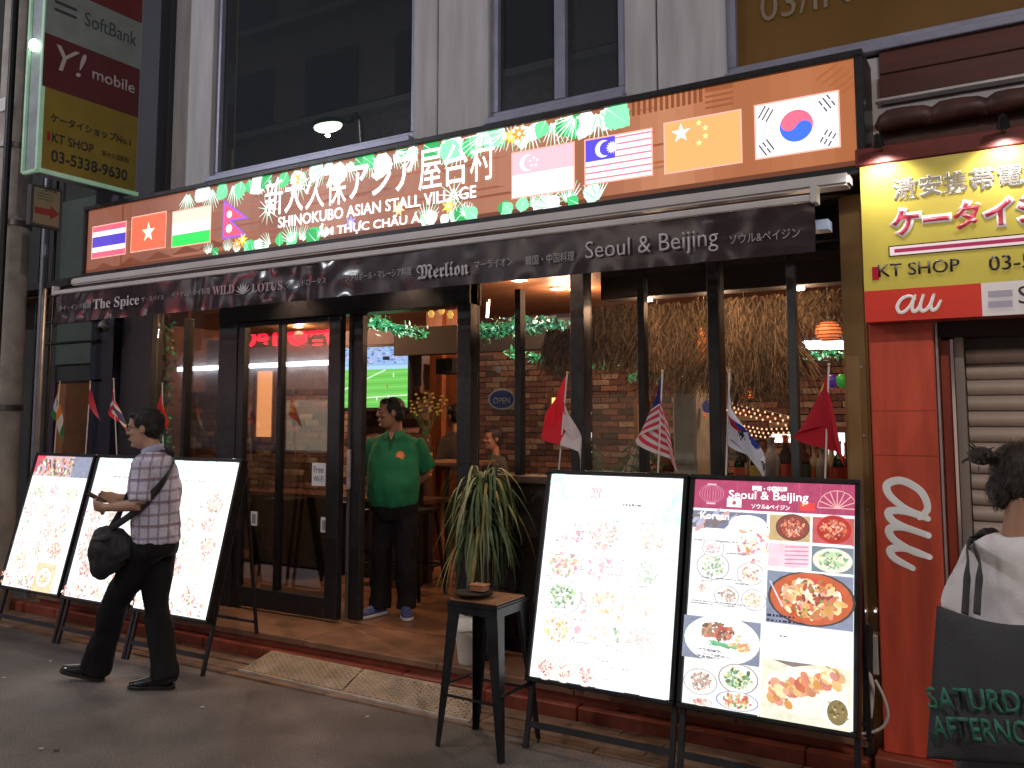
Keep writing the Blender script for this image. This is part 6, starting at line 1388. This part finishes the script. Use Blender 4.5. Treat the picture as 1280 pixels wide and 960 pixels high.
tc = n.new("ShaderNodeTexCoord"); sep = n.new("ShaderNodeSeparateXYZ"); l.new(tc.outputs["Object"], sep.inputs[0])
ad = n.new("ShaderNodeMath"); ad.operation = 'ADD'; l.new(sep.outputs[0], ad.inputs[0]); l.new(sep.outputs[1], ad.inputs[1])
prev = src
for sock, freq, thr, colr in ((sep.outputs[2], 14.0, .72, (.16, .13, .22)), (ad.outputs[0], 13.0, .74, (.16, .13, .24)), (sep.outputs[2], 28.0, .86, (.62, .52, .58)), (ad.outputs[0], 26.0, .86, (.60, .50, .58)), (sep.outputs[2], 7.0, .93, (.30, .10, .14))):
    fr_ = n.new("ShaderNodeMath"); fr_.operation = 'MULTIPLY'; fr_.inputs[1].default_value = freq; l.new(sock, fr_.inputs[0])
    fc_ = n.new("ShaderNodeMath"); fc_.operation = 'FRACT'; l.new(fr_.outputs[0], fc_.inputs[0])
    gt = n.new("ShaderNodeMath"); gt.operation = 'GREATER_THAN'; gt.inputs[1].default_value = thr; l.new(fc_.outputs[0], gt.inputs[0])
    ml = n.new("ShaderNodeMath"); ml.operation = 'MULTIPLY'; ml.inputs[1].default_value = .62; l.new(gt.outputs[0], ml.inputs[0])
    mx = n.new("ShaderNodeMix"); mx.data_type = 'RGBA'; l.new(ml.outputs[0], mx.inputs[0]); l.new(prev, mx.inputs[6]); mx.inputs[7].default_value = (*colr, 1); prev = mx.outputs[2]
l.new(prev, b.inputs["Base Color"])
g = G()
g.loft([B(0, -.005, .885), B(0, -.01, .96), B(0, -.012, 1.06), B(0, -.005, 1.18), B(0, .012, 1.30), B(0, .022, 1.38), B(0, .022, 1.435)], [(.182, .140), (.180, .134), (.176, .130), (.182, .132), (.186, .122), (.172, .106), (.080, .068)], 26, ref=B.l, sub=4)
for s_, el in ((1, (.235, -.01, 1.13)), (-1, (-.235, .0, 1.12))):
    sh_ = B(s_*.155, .018, 1.372); el = B(*el); g.loft([sh_, sh_.lerp(el, .35), sh_.lerp(el, .92)], [.064, .072, .066], 16, sub=4)
shirt = remesh(g, .008, 'plaid_shirt', PL, man, amp=.013, fs=(12, 12, 8), sm=3, seed=3)
g = G(); g.loft([B(0, .022, 1.425), B(0, .040, 1.468)], [(.077, .070), (.064, .064)], 22, ref=B.l, cap=False); c_ = g.build('collar', mat('pale_collar', (.42, .44, .60), .8), shirt, smooth=True); c_.modifiers.new('s', 'SOLIDIFY').thickness = .006
g = G(); g.loft([B(0, .0, .925), B(0, -.005, .86), B(0, -.01, .80)], [(.168, .128), (.172, .132), (.165, .122)], 24, ref=B.l, sub=3)
g.loft([hipL-Vector((0, 0, .03)), hipL.lerp(kL, .5), kL, kL.lerp(aL, .55), aL-Vector((0, 0, .035))], [(.100, .115), (.086, .096), (.070, .080), (.066, .080), (.074, .088)], 20, ref=B.l, sub=4)
g.loft([hipR-Vector((0, 0, .03)), hipR.lerp(kR, .5), kR, kR.lerp(aR, .55), aR-Vector((0, 0, .035))], [(.100, .115), (.086, .096), (.070, .080), (.064, .078), (.072, .086)], 20, ref=B.l, sub=4)
remesh(g, .009, 'trousers', BLKT, man, amp=.016, fs=(10, 10, 5), sm=3, seed=9)
LEA = mat('black_leather', (.008, .008, .009), .16, var=.2, scale=20, coat=.4); 
Bs = Body((0, 0, 0), math.radians(208), 1)
for a_, pt_, tz in ((aL, .20, .012), (aR, -.02, .0)):
    q_ = Body((a_.x, a_.y, 0), math.radians(208), 1); s_, T = shoe(q_, 0, .02, .004+tz, man, LEA, BLK, toe=.0, pitch=-pt_)
# phone in the hands
ph = thing('phone', B(.03, .36, 1.13), 'dark phone held in both hands by the walking man', 'phone')
c = B(.035, .345, 1.145); g = G(); g.beam(c-B.f*.035+Vector((0, 0, -.02)), c+B.f*.075+Vector((0, 0, .035)), .070, .009, up=(0, 0, 1)); g.build('case', BLK2, ph, bevel=.003)
# bag
bg_ = thing('shoulder_bag', B(.22, .12, .75), 'black shoulder bag hanging at the front hip of the walking man', 'bag')
BAGM = mat('black_nylon', (.014, .014, .017), .6, var=.3, scale=10, bump=.2, bscale=90)
g = G(); cb = B(.175, .135, .80)
g.loft([B(.13, .19, .985), B(.135, .20, .93), B(.14, .20, .84), B(.14, .195, .76), B(.135, .17, .715)], [(.03, .06), (.075, .125), (.085, .145), (.075, .135), (.045, .09)], 20, ref=B.l, sub=4)
bag = remesh(g, .008, 'pouch', BAGM, bg_, amp=.008, fs=(16, 16, 12), sm=3)
g = G(); pts = [B(.165, .20, .975), B(.222, .03, 1.08), B(.215, -.06, 1.17), B(.150, -.118, 1.27), B(.0, -.108, 1.36), B(-.10, -.055, 1.425), B(-.12, .03, 1.437), B(-.07, .115, 1.36), B(.03, .15, 1.2), B(.12, .175, 1.05), B(.15, .21, .96)]
g.loft(pts, [(.022, .0035)]*len(pts), 8, ref=(0, 0, 1), sub=5); g.build('strap', BAGM, bg_, smooth=True)
g = G(); g.ell(B(.225, .215, .93), (.035, .07, .02), 10, 6); g.build('zip_flap', mat('grey_zip', (.06, .06, .07), .4), bag, smooth=True)
# ---- woman at the right edge, near the camera, seen from behind the shoulder
d = CF*1+CR*((1264-640)/FPX); P0 = CC+d*2.72
k = .905
B = Body((P0.x, P0.y, 0), math.radians(52), k)
wo = thing('person', B(0, 0, 0), 'woman with dark pinned-up hair and white t-shirt at the right edge, back to the camera', 'person')
g = G(); hc = B(0, .065, 1.595)
g.loft([B(0, .0, .95), B(0, .0, 1.08), B(0, .005, 1.25), B(0, -.005, 1.33), B(0, -.005, 1.41)], [(.16, .11), (.125, .09), (.14, .10), (.13, .075), (.05, .045)], 20, ref=B.l, sub=3)
g.loft([B(0, -.015, 1.38), B(0, .0, 1.47), B(0, .02, 1.54)], [(.052, .05), (.046, .047), (.046, .05)], 16, ref=B.l, sub=2)
P, R_ = head(g, hc, math.radians(20), -.1, .98)
for s_, el, wr, hd in ((-1, (-.21, -.03, 1.13), (-.20, .20, 1.12), (.2, 1, .3)), (1, (.215, -.05, 1.13), (.20, .14, 1.02), (-.1, 1, -.2))):
    sh_ = B(s_*.155, -.01, 1.33); el = B(*el); wr = B(*wr)
    g.loft([sh_, sh_.lerp(el, .5), el], [.034, .037, .033], 12, sub=3); g.loft([el, el.lerp(wr, .35), wr], [.034, .032, .021], 12, sub=3); hand(g, B, wr, B.l*hd[0]+B.f*hd[1]+Vector((0, 0, hd[2])), B.l*(-s_), .6, 1 if s_ == 1 else -1, .92)
for s_ in (-1, 1): g.loft([B(s_*.085, 0, .90), B(s_*.09, .01+.1*s_, .5), B(s_*.09, .12*s_, .09)], [(.085, .09), (.052, .055), (.034, .038)], 14, ref=B.l, sub=3)
remesh(g, .0065, 'body', SKIN, wo, sm=3); face_bits(P, R_, wo, SKIN, .98); hair(P, R_, wo, HAIR2, 1.0, .004, 'bun')
g = G(); bp_ = P(0, -.155, .070); g.loft([P(0, -.09, .05), P(0, -.125, .075)], [.025, .022], 10); g.ell(bp_, (.036, .034, .030), 16, 10)
rr = random.Random(6)
for q_ in range(18): a_ = Vector((rr.gauss(0, 1), rr.gauss(0, 1), rr.gauss(0, .5))).normalized(); g.loft([bp_, bp_+a_*.045, bp_+a_*.062+Vector((0, 0, -.008))], [.006, .004, .0015], 6, sub=2)
remesh(g, .0045, 'hair_bun', HAIR2, wo, amp=.003, fs=(60, 60, 60), sm=1)
G().loft([P(0, -.095, .053), P(0, -.108, .062)], [.031, .031], 16).build('hair_tie', mat('tan_hair_tie', (.30, .17, .08), .7), wo, smooth='auto')
TEE = mat('white_tshirt', (.82, .79, .80), .85, var=.06, bump=.15, bscale=160)
g = G(); g.loft([B(0, .0, 1.02), B(0, .0, 1.07), B(0, .0, 1.14), B(0, .005, 1.26), B(0, -.005, 1.36), B(0, -.01, 1.425)], [(.165, .135), (.152, .122), (.155, .118), (.168, .124), (.165, .102), (.075, .065)], 26, ref=B.l, sub=4)
for s_, el in ((-1, (-.21, -.03, 1.13)), (1, (.215, -.05, 1.13))): sh_ = B(s_*.145, -.01, 1.36); el = B(*el); g.loft([sh_, sh_.lerp(el, .4), sh_.lerp(el, .98)], [.056, .066, .068], 16, sub=4)
remesh(g, .007, 't_shirt', TEE, wo, amp=.010, fs=(11, 11, 8), sm=3, seed=5)
BLT = mat('black_skirt', (.012, .012, .013), .8)
g = G(); g.loft([B(0, .0, 1.0), B(0, -.01, .93), B(0, -.01, .80), B(0, .0, .45)], [(.140, .115), (.176, .148), (.198, .168), (.24, .21)], 26, ref=B.l, sub=4); remesh(g, .009, 'skirt', BLT, wo, amp=.012, fs=(9, 9, 3), sm=3)
for s_ in (-1, 1): shoe(B, s_*.09, .12*s_, .002, wo, BLK2, BLK, L=.24)
# tote on her shoulder, hanging toward the camera side
tb = thing('tote_bag', B(-.26, -.1, .6), 'dark tote bag with green SATURDAY AFTERNOON lettering hanging from the woman\'s shoulder', 'bag')
TOTE = mat('charcoal_canvas', (.055, .058, .064), .9, var=.15, bump=.3, bscale=220)
YT = 2.62
c00, c10, c11, c01 = W(1158, 948, YT), W(1345, 962, YT), W(1350, 775, YT+.0), W(1171, 757, YT)
ex = (c10-c00).normalized(); ey = (c01-c00)
NX_, NZ_ = 40, 36; g = G(); fr_, bk_ = [], []
for i in range(NX_+1):
    ra, rb = [], []
    for j in range(NZ_+1):
        u, v = i/NX_, j/NZ_; P_ = c00.lerp(c10, u).lerp(c01.lerp(c11, u), v)
        e_ = (math.sin(PI*u)**.5)*(math.sin(PI*min(1, v*.5+.5))**.5 if v > .001 else 0)*(.2+.8*min(1, v*6)) 
        wv = .014*noise.noise(Vector((u*4, v*3, 1)))+.006*math.sin(9*u+3*v)
        th_ = .035*e_
        P_ = P_+Vector((0, 0, -.03*math.sin(PI*u)*v**4))
        ra.append(g.b.verts.new(P_+Vector((0, -th_+wv*e_, 0)))); rb.append(g.b.verts.new(P_+Vector((0, th_+.004+wv*e_, 0))))
    fr_.append(ra); bk_.append(rb)
for i in range(NX_):
    for j in range(NZ_):
        g.b.faces.new((fr_[i][j], fr_[i+1][j], fr_[i+1][j+1], fr_[i][j+1])); g.b.faces.new((bk_[i][j+1], bk_[i+1][j+1], bk_[i+1][j], bk_[i][j]))
for i in range(NX_): g.b.faces.new((fr_[i][0], bk_[i][0], bk_[i+1][0], fr_[i+1][0])); 
for j in range(NZ_): g.b.faces.new((fr_[0][j], fr_[0][j+1], bk_[0][j+1], bk_[0][j])); g.b.faces.new((fr_[NX_][j+1], fr_[NX_][j], bk_[NX_][j], bk_[NX_][j+1]))
tote = g.build('pouch', TOTE, tb, smooth=True)
tf_ = Fr(c00+Vector((0, -.052, 0)), ex, (c01-c00)); GT = mat('green_print', (.035, .17, .12), .7, var=.35, scale=50)
fw_, fh_ = (c10-c00).length, (c01-c00).length
tf_ = Fr(c00+Vector((0, -.042, 0)), ex, Vector((0, 0, 1))-ex*ex.z)
text('SATURDAY', tf_, .03, fh_*.34-.0, .058, fw_*.86, GT, tote, w=0, depth=.001, bold=.02); text('AFTERNOON', tf_, .03, fh_*.16, .058, fw_*.90, GT, tote, w=0, depth=.001, bold=.02)
for dx_, xa in ((.0, 1206), (.028, 1221)):
    pts = [W(xa, 768, YT+.02), W(xa+2, 735, YT+.05), W(xa+4, 705, YT+.12), B(.165, -.055+dx_, 1.375), B(.135, -.01+dx_, 1.418), B(.14, .07, 1.37), B(.19, .12, 1.2)]
    g = G(); g.loft(pts, [(.0035, .014)]*7, 8, ref=B.l, sub=6); g.build('strap', TOTE, tb, smooth=True)
# ---- two seated customers far inside, only their heads and shoulders show
for (px, py, Y_, lb, hm, sk, tm, yw) in ((619, 549, 7.6, 'customer facing the street, framed below the oval open sign', HAIR2, SKIN3, (.06, .055, .05), -120), (570, 520, 7.4, 'seated customer half hidden by the post right of the staff member', HAIR, SKIN3, (.03, .02, .02), 170)):
    c = W(px, py, Y_); q = Body((c.x, c.y, c.z-1.60*.95), math.radians(yw), .95); t = thing('person', (c.x, c.y, c.z-.9), lb, 'person')
    g = G(); P, R_ = head(g, q(0, .03, 1.60), math.radians(yw), 0, .95); g.loft([q(0, 0, 1.05), q(0, 0, 1.25), q(0, 0, 1.34), q(0, 0, 1.42), q(0, .01, 1.55)], [(.14, .09), (.14, .09), (.12, .07), (.05, .045), (.045, .045)], 16, ref=q.l, sub=2)
    remesh(g, .010, 'body', sk, t, sm=2); hair(P, R_, t, hm, .95, .003)
    g = G(); g.loft([q(0, 0, 1.03), q(0, 0, 1.25), q(0, 0, 1.36), q(0, 0, 1.43)], [(.17, .12), (.185, .125), (.18, .10), (.075, .065)], 18, ref=q.l, sub=3)
    for s_ in (-1, 1): g.loft([q(s_*.16, 0, 1.36), q(s_*.23, .02, 1.10)], [.055, .05], 12, sub=2)
    remesh(g, .012, 'shirt', mat('shirt_'+str(px), tm, .85, var=.3), t, sm=2, amp=.004)

# bits of litter and gum on the street
rr = random.Random(31)
for k, (px, py, lb) in enumerate(((5, 848, 'scrap of white paper at the left edge of the street'), (63, 827, 'pale crumb of litter near the leftmost easel foot'), (253, 885, 'small white scrap in front of the tan ramp'), (52, 937, 'grey scrap on the road at bottom left'), (459, 897, 'tiny pale scrap on the road below the ramp'), (70, 938, 'flat gum spot at bottom left'))):
    c = WZ(px, py, 0); t = thing('litter', c, lb, 'litter'); g = G(); n_ = 7
    g.prism([c+Vector((.018*rr.uniform(.5, 1)*math.cos(2*PI*i/n_)*(1.6 if k == 5 else 1), .014*rr.uniform(.5, 1)*math.sin(2*PI*i/n_), .003)) for i in range(n_)], (0, 0, .004)); g.build('scrap', mat('scrap_paper', (.45, .43, .40), .8) if k != 5 else mat('gum', (.10, .09, .085), .8), t)
